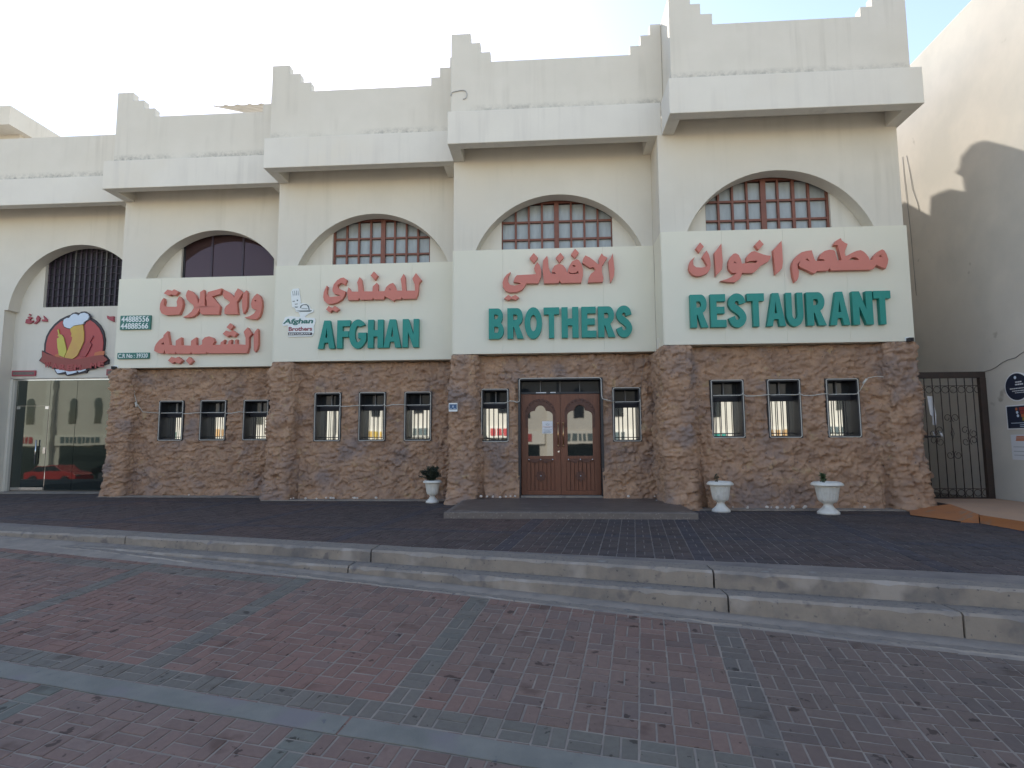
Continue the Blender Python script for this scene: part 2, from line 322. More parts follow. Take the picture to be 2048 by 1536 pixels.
def pave(parent, org, ang, zf, nrm, irange, jrange, keep, tint, halfs, nmax, nm, shear=0):
    D = Vector((math.cos(ang), math.sin(ang))); N_ = Vector((D.y, -D.x)); O = Vector(org)
    if shear: D = Vector((math.cos(ang+shear), math.sin(ang+shear)))
    L, S = .0966, .0460
    meshes = {0: brick_mesh(nm, L, S, .012, BRICK_O)}
    cand = []
    for i in irange:
        for j in jrange:
            c = O+D*((i+.5)*GS)+N_*((j+.5)*GS)
            if not keep(c.x, c.y): continue
            vert = (i+j) % 2 == 0
            for k in (-1, 1):
                off = (D if vert else N_)*(k*GS*.25)
                cc = c+off; cand.append((i, j, k, vert, cc))
    rows = []
    zq = zf(0, 0); ex = Vector((D.x, D.y, zf(D.x, D.y)-zq)).normalized(); n3 = Vector(nrm).normalized(); ey = n3.cross(ex).normalized()
    exv = Vector((-N_.y, N_.x, zf(-N_.y, N_.x)-zq)).normalized(); eyv = n3.cross(exv).normalized()
    for (i, j, k, vert, cc) in cand:
        jit = random.uniform(-.0025, .0025); dz = random.uniform(-.0022, .0022); a = random.uniform(-.012, .012)
        z = zf(cc.x, cc.y)+dz; ux, uy = (eyv, -exv) if vert else (ex, ey)
        ux2 = ux*math.cos(a)+uy*math.sin(a); uy2 = n3.cross(ux2)
        tilt = Vector((random.uniform(-.006, .006), random.uniform(-.006, .006), 0)); nn = (n3+tilt).normalized(); uy2 = nn.cross(ux2).normalized(); ux2 = uy2.cross(nn)
        P = Vector((cc.x+jit, cc.y+jit, z)); col = tint(i, j, k, cc.x, cc.y)
        cr = [P+ux2*sx*L+uy2*sy*S for sx, sy in ((-1, -1), (1, -1), (1, 1), (-1, 1))]
        cut = False; poly = [(q.x, q.y) for q in cr]
        for h in halfs:
            if any(h[0]*q[0]+h[1]*q[1]+h[2] < 0 for q in poly): cut = True; poly = clip(poly, *h)
            if len(poly) < 3: break
        if len(poly) < 3: continue
        s = px(P); scr = 0
        if s and -20 < s[0] < 2068 and -20 < s[1] < 1556: scr = 1/(s[2]**2)*(EYE-P.z)/s[2]
        rows.append((scr, P, ux2, uy2, nn, col, cut, poly))
    order = sorted(range(len(rows)), key=lambda q: -rows[q][0]*(0 if rows[q][6] else 1))[:nmax]; top = set(order)
    mb = MB(); cols = []
    for q, (scr, P, ux2, uy2, nn, col, cut, poly) in enumerate(rows):
        if q in top and not cut:
            o = bpy.data.objects.new('brick', meshes[0]); COL.objects.link(o); o.parent = parent
            o.matrix_local = Matrix(((ux2.x, uy2.x, nn.x, P.x), (ux2.y, uy2.y, nn.y, P.y), (ux2.z, uy2.z, nn.z, P.z), (0, 0, 0, 1)))
            o.color = (*col, 1)
            continue
        if not cut:
            n0 = len(mb.f); c = .004
            vs = []
            for (lx, ly, h) in ((L, S, -.012), (L, S, -c), (L-c, S-c, 0)):
                for sx, sy in ((-1, -1), (1, -1), (1, 1), (-1, 1)): vs.append(tuple(P+ux2*sx*lx+uy2*sy*ly+nn*h))
            mb.add(vs, [(0, 1, 5, 4), (1, 2, 6, 5), (2, 3, 7, 6), (3, 0, 4, 7), (4, 5, 9, 8), (5, 6, 10, 9), (6, 7, 11, 10), (7, 4, 8, 11), (8, 9, 10, 11)])
            cols += [col]*(len(mb.f)-n0)
        else:
            m = len(poly); n0 = len(mb.f)
            ar = sum(poly[k][0]*poly[(k+1) % m][1]-poly[(k+1) % m][0]*poly[k][1] for k in range(m))
            if abs(ar) < 6e-4: continue
            if ar < 0: poly = poly[::-1]
            mb.add([(p[0], p[1], zf(*p)-.012) for p in poly]+[(p[0], p[1], zf(*p)) for p in poly], [tuple(range(m, 2*m))]+[(k, (k+1) % m, m+(k+1) % m, m+k) for k in range(m)])
            cols += [col]*(len(mb.f)-n0)
    o = mb.build('brick_field', BRICK_A, parent); o['kind'] = 'stuff'
    at = o.data.color_attributes.new('tint', 'FLOAT_COLOR', 'CORNER')
    arr = np.ones((len(o.data.loops), 4), dtype=np.float32); ls = np.zeros(len(o.data.polygons), dtype=np.int32); lt = np.zeros(len(o.data.polygons), dtype=np.int32)
    o.data.polygons.foreach_get('loop_start', ls); o.data.polygons.foreach_get('loop_total', lt)
    arr[:, :3] = np.repeat(np.array(cols, dtype=np.float32), lt, axis=0); at.data.foreach_set('color', arr.ravel())
def street_tint(i, j, k, x, y):
    r = random.random(); v = random.uniform(.90, 1.10)
    redness = min(1, max(0, .72-.10*(x+1.5)+noise2(x, y, .55, 1)*.8))
    red = Vector((.225, .128, .098)); grey = Vector((.178, .134, .108)); dk = Vector((.155, .122, .104))
    c = grey.lerp(red, redness) if r < .8 else dk.lerp(red, redness*.6)
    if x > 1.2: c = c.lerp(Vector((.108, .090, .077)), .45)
    gb = Vector((.150, .149, .122))
    if j < 8 and i in (-8, -18, -28) or (j == 7 and i < 3): c = gb.lerp(c, .22)
    elif j == -3 and i < -18 or j == -6 and i < -24: c = gb.lerp(c, .35)
    elif j >= 9 and i in (-10, -20): c = gb*1.05
    elif i == 3 and j < 9: c = c.lerp(Vector((.135, .130, .112)), .55)
    elif i == 8 and j > 4: c = c.lerp(gb, .2)
    if j >= 9: c = c.lerp(Vector((.205, .148, .122)), .6) if i not in (-10, -20) else c
    return tuple(c*v)
def terr_tint(i, j, k, x, y):
    v = random.uniform(.8, 1.2)
    n = noise2(x, y, .5, 3)
    base = Vector((.068, .052, .048)); red = Vector((.104, .060, .048)); blue = Vector((.058, .050, .054))
    d = y-kerb_y(x)
    f = max(0, min(1, (.55 if x < 0 else .25)+n*.9-.16*max(0, d-1)))
    c = base.lerp(red, f)
    if x > .5: c = c.lerp(blue, max(0, min(.9, .35+noise2(x, y, .8, 5)*1.3)))
    if i % 11 == 3 or j % 14 == 2: c = c.lerp(Vector((.040, .043, .060)), .5)
    return tuple(c*v)
def gutter_y(x): return kerb_y(x)-.27-(.30 if x > -2 else max(0, .30+.055*(x+2)))
gh = []
for (x0, x1) in ((-9, -2), (-2, 4), (4, 9)): pass
n_st = Vector((.0038, -.0866, 1))
def keep_street(x, y): return -15 < x < 9 and .9 < y < gutter_y(x)+.15
# half-plane cuts along the gutter edge (piecewise) are applied by position
def halfplane(f, x0, x1, side):
    y0, y1 = f(x0), f(x1); a = (y1-y0)/(x1-x0)
    return (a*side, -1*side, (y0-a*x0)*side)
class PieceCut(list): pass
_clip0 = clip
def pave_cut(parent, org, ang, zf, nrm, ir, jr, keep, tint, pieces, nmax, nm):
    # pieces: (x0, x1, half-plane); run in one pass by wrapping keep per piece would duplicate joints, so bricks pick their piece by x
    global clip
    def clip_piece(poly, a, b, c): return _clip0(poly, a, b, c)
    pave(parent, org, ang, zf, nrm, ir, jr, keep, tint, pieces, nmax, nm)
SHEAR = -.05
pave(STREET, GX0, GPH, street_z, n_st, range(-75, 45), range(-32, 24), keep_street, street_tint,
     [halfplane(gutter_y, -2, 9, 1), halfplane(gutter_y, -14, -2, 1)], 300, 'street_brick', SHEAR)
def keep_terr(x, y):
    if not (-15.5 < x < 8.45 and y > kerb_y(x)+kerb_w(x)-.16): return False
    for b in range(5):
        if XL[b] <= x < XL[b+1]: return y < YS[b]+.2
    return y < 14
pave(TERR, (1.169-.006, 8.578), -.1357, lambda x, y: 0.0, (0, 0, 1), range(-90, 45), range(-40, 25), keep_terr, terr_tint,
     [halfplane(lambda x: kerb_y(x)+kerb_w(x)-.02, -14, -3, -1), halfplane(lambda x: kerb_y(x)+kerb_w(x)-.02, -3, 9, -1)], 300, 'terrace_brick')
# light concrete strip across the near street
D = Vector((math.cos(GPH), math.sin(GPH))); N_ = Vector((D.y, -D.x)); D = Vector((math.cos(GPH+SHEAR), math.sin(GPH+SHEAR)))
def gp(i, j, dz=0):
    q = Vector(GX0)+D*(i*GS)+N_*(j*GS); return (q.x, q.y, street_z(q.x, q.y)+dz)
STRIPC = mat('strip_concrete', (.225, .215, .185), .9, (.155, .152, .132), 4, .2, bump=.004, bscale=60, spots=[(16, .68, .75, (.12, .12, .125)), (2.2, .55, .66, (.19, .17, .165))])
sl = thing('drainage_strip', gp(-8, 8.5), None, None, kind='structure')
for i0, i1 in ((-62, -41), (-41, -24.3), (-24.3, -8.6), (-8.6, 2.5), (2.5, 16)):
    mb = MB(); a, b = i0+.04, i1-.04; NN = 14; ps = []
    for q in range(NN+1):
        t = a+(b-a)*q/NN; ps.append((t, 8.10+.02*random.uniform(-1, 1)))
    qs = [(t, 8.98+.03*random.uniform(-1, 1)) for t, _ in ps]
    vs = [gp(*p, .003) for p in ps]+[gp(*p, .003) for p in qs]+[gp(*p, -.03) for p in ps]+[gp(*p, -.03) for p in qs]; m = NN+1
    fs = [(k, m+k, m+k+1, k+1) for k in range(NN)]+[(k, k+1, 2*m+k+1, 2*m+k) for k in range(NN)]+[(m+k+1, m+k, 3*m+k, 3*m+k+1) for k in range(NN)]+[(0, 2*m, 3*m, m), (m-1, 2*m-1, 4*m-1, 3*m-1)]
    mb.add(vs, fs); mb.build('concrete_strip_slab', STRIPC, sl)

# kerb: upper and lower course, with the joints the photograph shows
KERB = thing('kerb', (-2.1, 6.9, -.1), 'worn two-step concrete kerb between the street and the pavement', None, kind='structure')
def z_t2(x): return -.10-.0062*(x+8) if x < 1.5 else -.159
def course(name, xa, xb, fy0, fy1, fz0, fz1, rough=.006):
    n = max(4, int((xb-xa)/.07)); mb = MB(); vs = []
    sec = 5
    for q in range(n+1):
        x = xa+(xb-xa)*q/n; r1 = (random.uniform(-1, 1)*.8+noise2(x, xa, 3, 4)*1.6)*rough; chip = max(0, noise2(x, xa, 5, 9)-.12)*.07+max(0, noise2(x, xa, 17, 6)-.2)*.03
        yf, yb, z1, z0 = fy0(x)+r1, fy1(x), fz1(x), fz0(x)
        vs += [(x, yf-.004, z0), (x, yf-.002, z1-.022-chip), (x, yf+.016+chip+abs(r1), z1+random.uniform(-1, 1)*.002), (x, yb, z1), (x, yb, z0)]
    fs = [(q*sec+k, (q+1)*sec+k, (q+1)*sec+k+1, q*sec+k+1) for q in range(n) for k in range(sec-1)]+[tuple(range(sec))[::-1], tuple(n*sec+k for k in range(sec))]
    mb.k = 0; mb.add(vs, fs)
    for t in range(len(fs)):
        if t < n*(sec-1) and t % (sec-1) in (1, 2): mb.mi[t] = 1 if t % (sec-1) == 2 else 0
    return mb.build(name, [CONC, CONCTOP], KERB)
ju = [-60, -22, -14, -9.6, -5.80, -2.13, 1.545, 5.2, 9, 20]
for a, b in zip(ju, ju[1:]):
    g = .012 if a > -8 else .006
    sh = random.uniform(-.012, .012)
    course('kerb_stone', a+g, b-g*.6, lambda x: kerb_y(x)+sh*.6, lambda x: kerb_y(x)+kerb_w(x), lambda x: -.32, lambda x: .004)
jl = [-7.2, -5.2, -2.32, 1.60, 3.35, 5.6, 9, 20]
for a, b in zip(jl, jl[1:]):
    sh = random.uniform(-.015, .015)
    course('kerb_stone', a+.008, b-.008, lambda x: kerb_y(x)-.27+sh*.5, lambda x: kerb_y(x)+.02, lambda x: -.62, z_t2)
for a, b in ((-6.6, -2.30), (-2.30, 1.62), (1.62, 5), (5, 9)):
    course('gutter_slab', a, b, lambda x: gutter_y(x)-.02, lambda x: kerb_y(x)-.25, lambda x: street_z(x, gutter_y(x))-.1, lambda x: street_z(x, gutter_y(x))+.006, .012)
# front step of the entrance, mat-like stone platform
st = thing('entrance_step', (.25, 9.75, 0), 'low stone step platform in front of the carved wooden doors', 'step')
MB().box(-1.72, 2.31, 9.83, 12.25, -.05, .108).build('stone_top', MARBLE, st, bevel=.006)
MB().box(-1.80, 2.33, 9.72, 9.828, -.05, .100).build('step_nosing', MARBLE_E, st, bevel=.008)
MB().box(-1.80, -1.723, 9.83, 11.9, -.05, .096).build('step_nosing', MARBLE_E, st, bevel=.006)
# concrete toe along the walls
tc = MB()
for b in range(0, 5): tc.box(XL[b]+.0, XL[b+1], YS[b]-.30 if b else YS[b]-.15, YS[b]+.6, -.05, .010+.002*b)
tag(tc.build('wall_footing', CONC), kind='structure')
# orange painted ramp and slab by the gate
og = thing('orange_ramp', (7.2, 10.5, 0), 'orange painted concrete slab with a sloping edge in front of the iron gate', 'ramp')
mb = MB(); mb.add([(6.42, 9.42, .13), (6.52, 8.3, .13), (8.49, 7.9, .13), (8.49, 11.95, .13), (6.95, 11.95, .13), (6.95, 10.9, .13), (6.46, 9.5, 0), (6.50, 8.25, 0), (8.49, 7.8, 0)], [(0, 1, 2, 3, 4, 5), (6, 7, 1, 0), (7, 8, 2, 1)])
mb.build('slab', ORANGE2, og)
mb = MB(); mb.add([(5.95, 10.35, .012), (6.22, 9.55, .012), (6.42, 9.45, .135), (6.93, 10.88, .138), (6.30, 11.0, .03)], [(0, 1, 2, 3, 4)]); mb.add([(6.22, 9.55, .012), (6.42, 9.45, .135), (6.42, 9.45, 0), (6.22, 9.55, 0)], [(0, 2, 1), (0, 3, 2)])
mb.build('ramp_face', ORANGE, og)
mb = MB(); mb.prism([[(6.428, .0), (8.3, .0), (8.3, .125), (6.43, .125)]], 8.2, 8.3); 
mb = MB(); mb.add([(6.425, 9.43, 0), (6.505, 8.22, 0), (6.515, 8.28, .127), (6.415, 9.43, .127)], [(0, 1, 2, 3)]); mb.build('slab_edge', ORANGE, og)

# ---------------------------------------------------------------- restaurant building
BLD = thing('restaurant_building', (-2, 12.6, 0), 'pale plaster terrace of four stepped bays with arched upper windows and brown rock-textured ground floor', 'building')
SHOP = thing('corner_shop', (-12.9, 14.3, 0), 'left neighbour shop with a tall arched recess and full glass front', 'shop building')
def circ(cx, cz, r, a0, a1, n=40): return [(cx+r*math.cos(a0+(a1-a0)*k/n), cz+r*math.sin(a0+(a1-a0)*k/n)) for k in range(n+1)]
for b in range(5):
    P = SHOP if b == 0 else BLD; ys, x0, x1, cx = YS[b], XL[b], XL[b+1], AC[b]; yw = ys+.05
    # upper wall with arch
    zb = 0 if b == 0 else 3.3
    sp = 4.80 if b == 0 else 3.9
    rr = AR if b else 2.02
    a_end = math.asin((sp-AZ)/AR) if b == 0 else -math.asin((AZ-sp)/AR)
    arch = circ(cx, AZ, AR, a_end, math.pi-a_end, 48)
    if b == 0: arch = [(cx+AR*math.cos(a_end)+.02, -.1)]+arch+[(cx-AR*math.cos(a_end)-.10, 4.80), (cx-AR*math.cos(a_end)-.10, -.1)]
    else: arch = arch
    ztop = ZFB+.32
    outer = [(x0, zb), (x1, zb), (x1, ztop), (x0, ztop)]
    if b == 0:
        loop = [(x0-6, 0), (arch[-1][0], 0)]+[(p[0], max(0, p[1])) for p in arch[::-1]][1:-1]+[(arch[0][0], 0), (x1, 0), (x1, ztop), (x0-6, ztop)]
        MB().prism([loop], yw, yw+.33).build('arched_wall', PLASTER, P, bevel=.01)
    else: MB().prism([outer, arch], yw, yw+.33).build('arched_wall', PLASTER, P, bevel=.01)
    # side return towards the bay on the left
    if b: MB().box(x0, x0+.16, yw+.332, yw+1.3, 3.0, ztop).build('side_wall', PLASTER, P)
    # recessed infill beside the window
    yr = yw+.332
    wx0, wx1 = [(-13.72, -11.3), (-9.38, -6.94), (-5.15, -2.81), (-1.06, 1.36), (3.14, 5.58)][b]
    zwb = 4.93 if b == 0 else 4.5
    for (a, c) in ((cx-AR-.15, wx0), (wx1, cx+AR+.15)):
        MB().box(a, c, yr, yr+.16, 4.2 if b else 3.0, AZ+AR+.1).build('recess_panel', PLASTER, P)
    MB().box(cx-AR-.1, cx+AR+.1, yr+.161, yr+.30, zwb-.3, 7.0).build('recess_backing', BLACKIN, P) if b > 1 else None
    if b == 0:
        MB().box(wx0, wx1, yr, yr+.16, 3.0, zwb).build('recess_panel', PLASTER, P)
    # cornice tray: front beam, end beams, soffit
    yf = ys-.749; bw = .235
    e0, e1 = ((x0 if b < 4 else x0+.09) if b else x0-6), (x1+.045 if b == 4 else x1+.085 if b == 3 else x1-.003)
    MB().box(e0+.0, e1, yf, yf+bw, ZFB, ZFT).build('cornice_beam', PLASTER_W, P, bevel=.012)
    MB().box(e0+.0, e0+bw, yf+bw+.002, yw-.003, ZFB+.002, ZFT-.002).build('cornice_end_beam', PLASTER_W, P, bevel=.008)
    MB().box(e1-bw-.02, e1-.0, yf+bw+.002, yw-.003 if b < 4 else yw+4, ZFB+.002, ZFT-.002).build('cornice_end_beam', PLASTER_W, P, bevel=.008)
    MB().box(e0+bw, e1-bw-.02, yf+bw+.002, yw-.003, ZFB+.30, ZFT-.01).build('soffit', PLASTER, P)
    # parapet with stepped merlons
    yp = ys-.427; p0 = {0: x0-6, 1: x0-.01, 2: x0-.035, 3: x0+.01, 4: 2.37}[b]; p1 = {0: x1-.015, 1: x1-.04, 2: x1+.005, 3: 2.365, 4: x1+.04}[b]
    l3 = {1: (.40, .69, .98), 2: (.38, .64, .90), 3: (.43, .64, .855), 4: (.62, .81, 1.03)}.get(b); r3 = {1: (.62, .42, .21), 2: (.58, .38, .15), 3: (.445, .225, .025), 4: (.79, .57, .36)}.get(b)
    ml = x0 if b else None
    top = []
    if b: top = [(p0, ZM), (x0+l3[0], ZM), (x0+l3[0], 9.745), (x0+l3[1], 9.745), (x0+l3[1], 9.525), (x0+l3[2], 9.525), (x0+l3[2], ZP)]
    else: top = [(p0, ZP)]
    if b == 0: top += [(p1, ZP)]
    else: top += [(x1-r3[0], ZP), (x1-r3[0], 9.50), (x1-r3[1], 9.50), (x1-r3[1], 9.725), (x1-r3[2], 9.725), (x1-r3[2], ZM), (p1, ZM)]
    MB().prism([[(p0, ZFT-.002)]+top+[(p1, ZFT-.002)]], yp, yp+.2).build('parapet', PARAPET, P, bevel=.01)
    # stained seam under the parapet
    # side parapet returns, roof
    if b: MB().box(p0, p0+.2, yp+.202, yp+(2.6 if b == 4 else .9), ZFT, ZM).build('parapet_return', PLASTER, P, bevel=.008)
    MB().box(e0+.2, x1-.2, yw+.34, 26, ZFT-.35, ZFT-.05).build('roof', PLASTER, P)
# the right flank of the last bay
MB().box(6.45, 6.80, 11.662, 26, 3.0, 8.02).build('flank_wall', PLASTER, BLD)
MB().box(6.50, 6.72, 12.0, 26, -.1, 3.0).build('flank_wall', PLASTER, BLD)
prof = [(11.06, ZFT), (11.06, ZM), (11.5, ZM), (11.5, 9.72), (11.7, 9.72), (11.7, 9.5), (11.9, 9.5), (11.9, 9.25), (14.5, 9.25), (14.80, 9.91), (15.43, 10.41), (15.92, 10.77), (16.13, 10.85), (16.31, 10.88), (16.61, 10.79), (16.69, 10.58), (16.83, 10.54), (16.62, 10.36), (16.59, 10.03), (17.01, 10.27), (17.33, 10.34), (17.64, 10.37), (17.72, 9.97), (18.58, 10.65), (24, 10.6), (24, ZFT)]  # parapet whose unseen rear outline is shaped to cast the side wall's shadow
MB().prism([prof], 6.60, 6.80, f=lambda u, v, w_: (w_, u, v)).build('parapet_shadow_caster', PLASTER, BLD)
MB().box(-15, 6.4, 25, 25.3, 0, 9.2).build('rear_wall', PLASTER, BLD)
MB().box(-20, -14.9, 14.7, 15, 0, 8).build('rear_wall', PLASTER, SHOP)

# upper windows of bays 2..4: wooden lattice with curtained panes
BARX = {4: [3.16, 3.42, 3.70, 3.99, 4.31, 4.60, 4.90, 5.20, 5.54], 3: [-1.04, -.75, -.46, -.17, .15, .47, .76, 1.05, 1.34], 2: [-5.11, -4.83, -4.54, -4.25, -3.95, -3.67, -3.39, -3.11, -2.84]}
ROWZ = [5.26, 5.685, 6.085, 6.50]
for b, bx in BARX.items():
    yg = YS[b]+.05+.332+.06
    W = tag(MB().box(bx[0]-.06, bx[0]-.0, yg, yg+.07, 4.6, 6.62).box(bx[-1]+.0, bx[-1]+.06, yg, yg+.07, 4.6, 6.62).box(bx[0], bx[-1], yg, yg+.07, 6.50, 6.62).build('arched_window', REDWOOD, BLD))
    for i, x in enumerate(bx[1:-1]):
        h = .052 if i == 3 else (.03 if i == 5 and b == 4 else .022)
        MB().box(x-h, x+h, yg-.004-(.01 if i == 3 else 0), yg+.06, 4.62, 6.498).build('glazing_bar', REDWOOD, W, bevel=.003)
    for z in ROWZ[:3]:
        MB().box(bx[0]+.001, bx[-1]-.001, yg+.004, yg+.05, z-.022, z+.022).build('glazing_bar', REDWOOD, W, bevel=.003)
    for i in range(8):
        for j in range(3):
            ya = yg+.062+random.uniform(-.001, .001)
            a, c, d, e = bx[i], bx[i+1], ROWZ[j]+.022, ROWZ[j+1]-.02
            mb = MB(); tl = random.uniform(-.004, .004)
            mb.add([(a, ya+tl, d), (c, ya-tl, d), (c, ya-tl*.5, e), (a, ya+tl*.5, e), (a, ya+.02, d), (c, ya+.02, d), (c, ya+.02, e), (a, ya+.02, e)], [(0, 1, 2, 3), (4, 7, 6, 5), (0, 3, 7, 4), (1, 5, 6, 2)])
            mb.build('pane', CURTAIN, W)
# bay 1: brown tinted fanlight; bay 0: dark screened opening
yg = YS[1]+.05+.332+.09
W = MB().box(-9.38, -9.33, yg-.02, yg+.05, 4.6, 6.6).box(-6.99, -6.94, yg-.02, yg+.05, 4.6, 6.6).box(-9.33, -6.99, yg-.02, yg+.05, 6.55, 6.6).build('arched_window', DARK, BLD)
MB().box(-9.33, -6.99, yg, yg+.02, 4.6, 6.549).build('pane', GLASS_B, W)
for x in (-8.62, -7.80): MB().box(x-.025, x+.025, yg-.02, yg-.001, 4.6, 6.64).build('glazing_bar', BROWNSCR, W)
for z in (5.42,): MB().box(-9.33, -6.99, yg-.012, yg-.002, z-.008, z+.008).build('glazing_bar', BROWNSCR, W)
for xx in ():
    MB().tube([(xx+.30*math.cos(a), yg-.008, 5.55+.38*math.sin(a)) for a in [math.pi*k/14 for k in range(15)]], .012, 6).build('arch_moulding', BROWNSCR, W)
yg = YS[0]+.05+.332+.08
W = MB().box(-13.72, -11.3, yg+.03, yg+.05, 4.94, 6.6).build('screened_window', BLACKIN, SHOP)
for k in range(17):
    x = -13.68+k*.148; MB().box(x-.022, x+.022, yg-.004, yg+.02, 4.95, 6.58).build('screen_slat', BROWNSCR if k % 6 != 5 else CURTAIN, W) if k % 6 != 5 else MB().box(x-.012, x+.012, yg-.012, yg+.02, 4.95, 6.58).build('screen_slat', GRAYCAB, W)
for k in range(8):
    z = 5.05+k*.2
    pts = [(-13.7+q*.074, yg-.006, z+(.018 if q % 4 in (1, 2) else -.018)) for q in range(33)]
    MB().tube(pts, .011, 5).build('screen_rail', BROWNSCR, W)

# ---------------------------------------------------------------- rock-textured ground floor
GW = {1: [(-9.58, -9.0), (-8.53, -7.92), (-7.44, -6.86)], 2: [(-5.37, -4.80), (-4.34, -3.77), (-3.29, -2.72)], 3: [(-1.465, -.925), (1.285, 1.82)], 4: [(3.07, 3.65), (4.135, 4.705), (5.215, 5.78)]}
GZ = {1: (1.335, 2.275), 2: (1.30, 2.37), 3: (1.265, 2.35), 4: (1.325, 2.405)}
DOOR = (-.672, 1.03, 0.0, 2.575)
def vor(u, v, su, sv, seed):
    """jittered cells: returns F1, cell id value, and offset inside the cell (dv)"""
    U, V = u/su, v/sv; iu, iv = np.floor(U), np.floor(V)
    best = np.full(U.shape, 9e9); idv = np.zeros_like(U); dv = np.zeros_like(U); du = np.zeros_like(U); b2 = np.full(U.shape, 9e9)
    def h(a, b, k): x = np.sin(a*127.1+b*311.7+k*74.7+seed*19.19)*43758.5453; return x-np.floor(x)
    for di in (-1, 0, 1):
        for dj in (-1, 0, 1):
            a, b = iu+di, iv+dj; pxx = a+.5+(h(a, b, 1)-.5)*.85; pyy = b+.5+(h(a, b, 2)-.5)*.85
            d = (U-pxx)**2+(V-pyy)**2; m = d < best
            b2 = np.where(m, best, np.minimum(b2, d)); best = np.where(m, d, best); idv = np.where(m, h(a, b, 3), idv); dv = np.where(m, V-pyy, dv); du = np.where(m, U-pxx, du)
    return np.sqrt(best), np.sqrt(b2), idv, du, dv
def smooth_noise(u, v, s, seed):
    U, V = u/s, v/s; iu, iv = np.floor(U), np.floor(V); fu, fv = U-iu, V-iv; fu = fu*fu*(3-2*fu); fv = fv*fv*(3-2*fv)
    def h(a, b): x = np.sin(a*157.3+b*289.1+seed*33.7)*24634.6345; return x-np.floor(x)
    return (h(iu, iv)*(1-fu)+h(iu+1, iv)*fu)*(1-fv)+(h(iu, iv+1)*(1-fu)+h(iu+1, iv+1)*fu)*fv-.5
BASEO = {1: .16, 2: .10, 3: .04, 4: -.02}
for b in (1, 2, 3, 4):
    ys, x0, x1 = YS[b], XL[b], XL[b+1]
    back = ys+.20; fr = ys-.06
    path = [(x0-.07, ys+1.0), (x0-.07, fr+.10), (x0-.02, fr+.02), (x0+.08, fr-.02), (x0+.42, fr-.03), (x0+.50, fr+.02), (x0+.55, fr+.12), (x0+.60, back-.02), (x0+.72, back)]
    if b < 4: path += [(x1-.0, back), (x1+.10, back+.02)]
    else: path += [(x1-.70, back), (x1-.58, back-.05), (x1-.52, fr+.05), (x1-.42, fr-.02), (x1-.04, fr-.02), (x1+.04, fr+.04), (x1+.07, fr+.14), (x1+.07, ys+1.2)]
    # resample
    step = .021; seg = [math.dist(p, q) for p, q in zip(path, path[1:])]; tot = sum(seg); n = int(tot/step)
    pu = np.linspace(0, tot, n+1); cum = np.concatenate([[0], np.cumsum(seg)])
    X = np.interp(pu, cum, [p[0] for p in path]); Y = np.interp(pu, cum, [p[1] for p in path])
    for _ in range(3):
        X[1:-1] = (X[:-2]+X[1:-1]*2+X[2:])/4; Y[1:-1] = (Y[:-2]+Y[1:-1]*2+Y[2:])/4
    tx, ty = np.gradient(X), np.gradient(Y); L = np.hypot(tx, ty); nx, ny = ty/L, -tx/L
    nz = int(3.13/step); Zv = np.linspace(-.05, 3.08, nz+1)
    U, V = np.meshgrid(pu+b*37.7, Zv); Xg, Zg = np.meshgrid(X, Zv); Yg = np.meshgrid(Y, Zv)[0]; NX = np.meshgrid(nx, Zv)[0]; NY = np.meshgrid(ny, Zv)[0]
    wu = U+smooth_noise(U, V, .13, 1)*.11+smooth_noise(U, V, .05, 2)*.04; wv = V+smooth_noise(U, V, .14, 3)*.10+smooth_noise(U, V, .05, 4)*.035
    f1, f2, idv, du, dv = vor(wu, wv, .135, .105, b)
    amp = .55+.9*(smooth_noise(U, V, .45, 21)+.5)
    th = idv*61.7
    h = (idv*.024-(dv*.55+dv*np.sin(th)*.6+du*np.cos(th)*.8)*.034)*amp+smooth_noise(U, V, .55, 7)*.07+smooth_noise(U, V, .22, 8)*.05
    for s_, a_, sd_ in ((.19, .026, 51), (.10, .016, 52), (.055, .010, 53)):
        h -= a_*(np.clip(1-np.abs(smooth_noise(U+.3*V, V*1.3-.25*U, s_, sd_)*5), 0, 1)**1.5)*1.5
    g1, g2, id2, du2, dv2 = vor(wu*1.0+5, wv+3, .080, .058, b+9)
    t2 = id2*47.3; h += (id2*.010-(dv2*(.5+.7*np.sin(t2))+du2*np.cos(t2)*.8)*.015)*(.4+smooth_noise(U, V, .3, 31)*1.2+.4)
    h += smooth_noise(U, V, .05, 11)*.016+smooth_noise(U, V, .028, 12)*.008
    h -= np.clip(.08-(f2-f1), 0, .08)*.12*np.clip(smooth_noise(U, V, .25, 41)*3+.6, 0, 1)
    nearwin = np.ones_like(h)
    holes = []
    if b in GW:
        for (a, c) in GW[b]: holes.append((a, c, GZ[b][0], GZ[b][1]))
    if b == 3: holes.append(DOOR)
    for (a, c, z0, z1) in holes:
        d = np.maximum(np.maximum(a-Xg, Xg-c), np.maximum(z0-Zg, Zg-z1)); nearwin = np.minimum(nearwin, np.clip((d)/.09, 0, 1))
    mid = (NY < -.6)
    h = np.where(mid, h*(.25+.75*nearwin), h)
    flare = np.clip(1-Zg/2.2, 0, 1)**2*(.20-BASEO[b]*.6)+np.clip(1-Zg/.35, 0, 1)*.05
    topin = np.clip((Zg-2.93)/.15, 0, 1)**2*.04
    off = h*1.15+flare*np.clip(-NY, 0, 1)**2-topin
    Xo = Xg+NX*off; Yo = Yg+NY*off
    keep = np.ones((nz, n), bool)
    xc = (Xg[:-1, :-1]+Xg[1:, 1:])/2; zc = (Zg[:-1, :-1]+Zg[1:, 1:])/2; yc = (Yg[:-1, :-1]+Yg[1:, 1:])/2
    for (a, c, z0, z1) in holes: keep &= ~((xc > a-.004) & (xc < c+.004) & (zc > z0-.004) & (zc < z1+.004) & (yc < ys+.3))
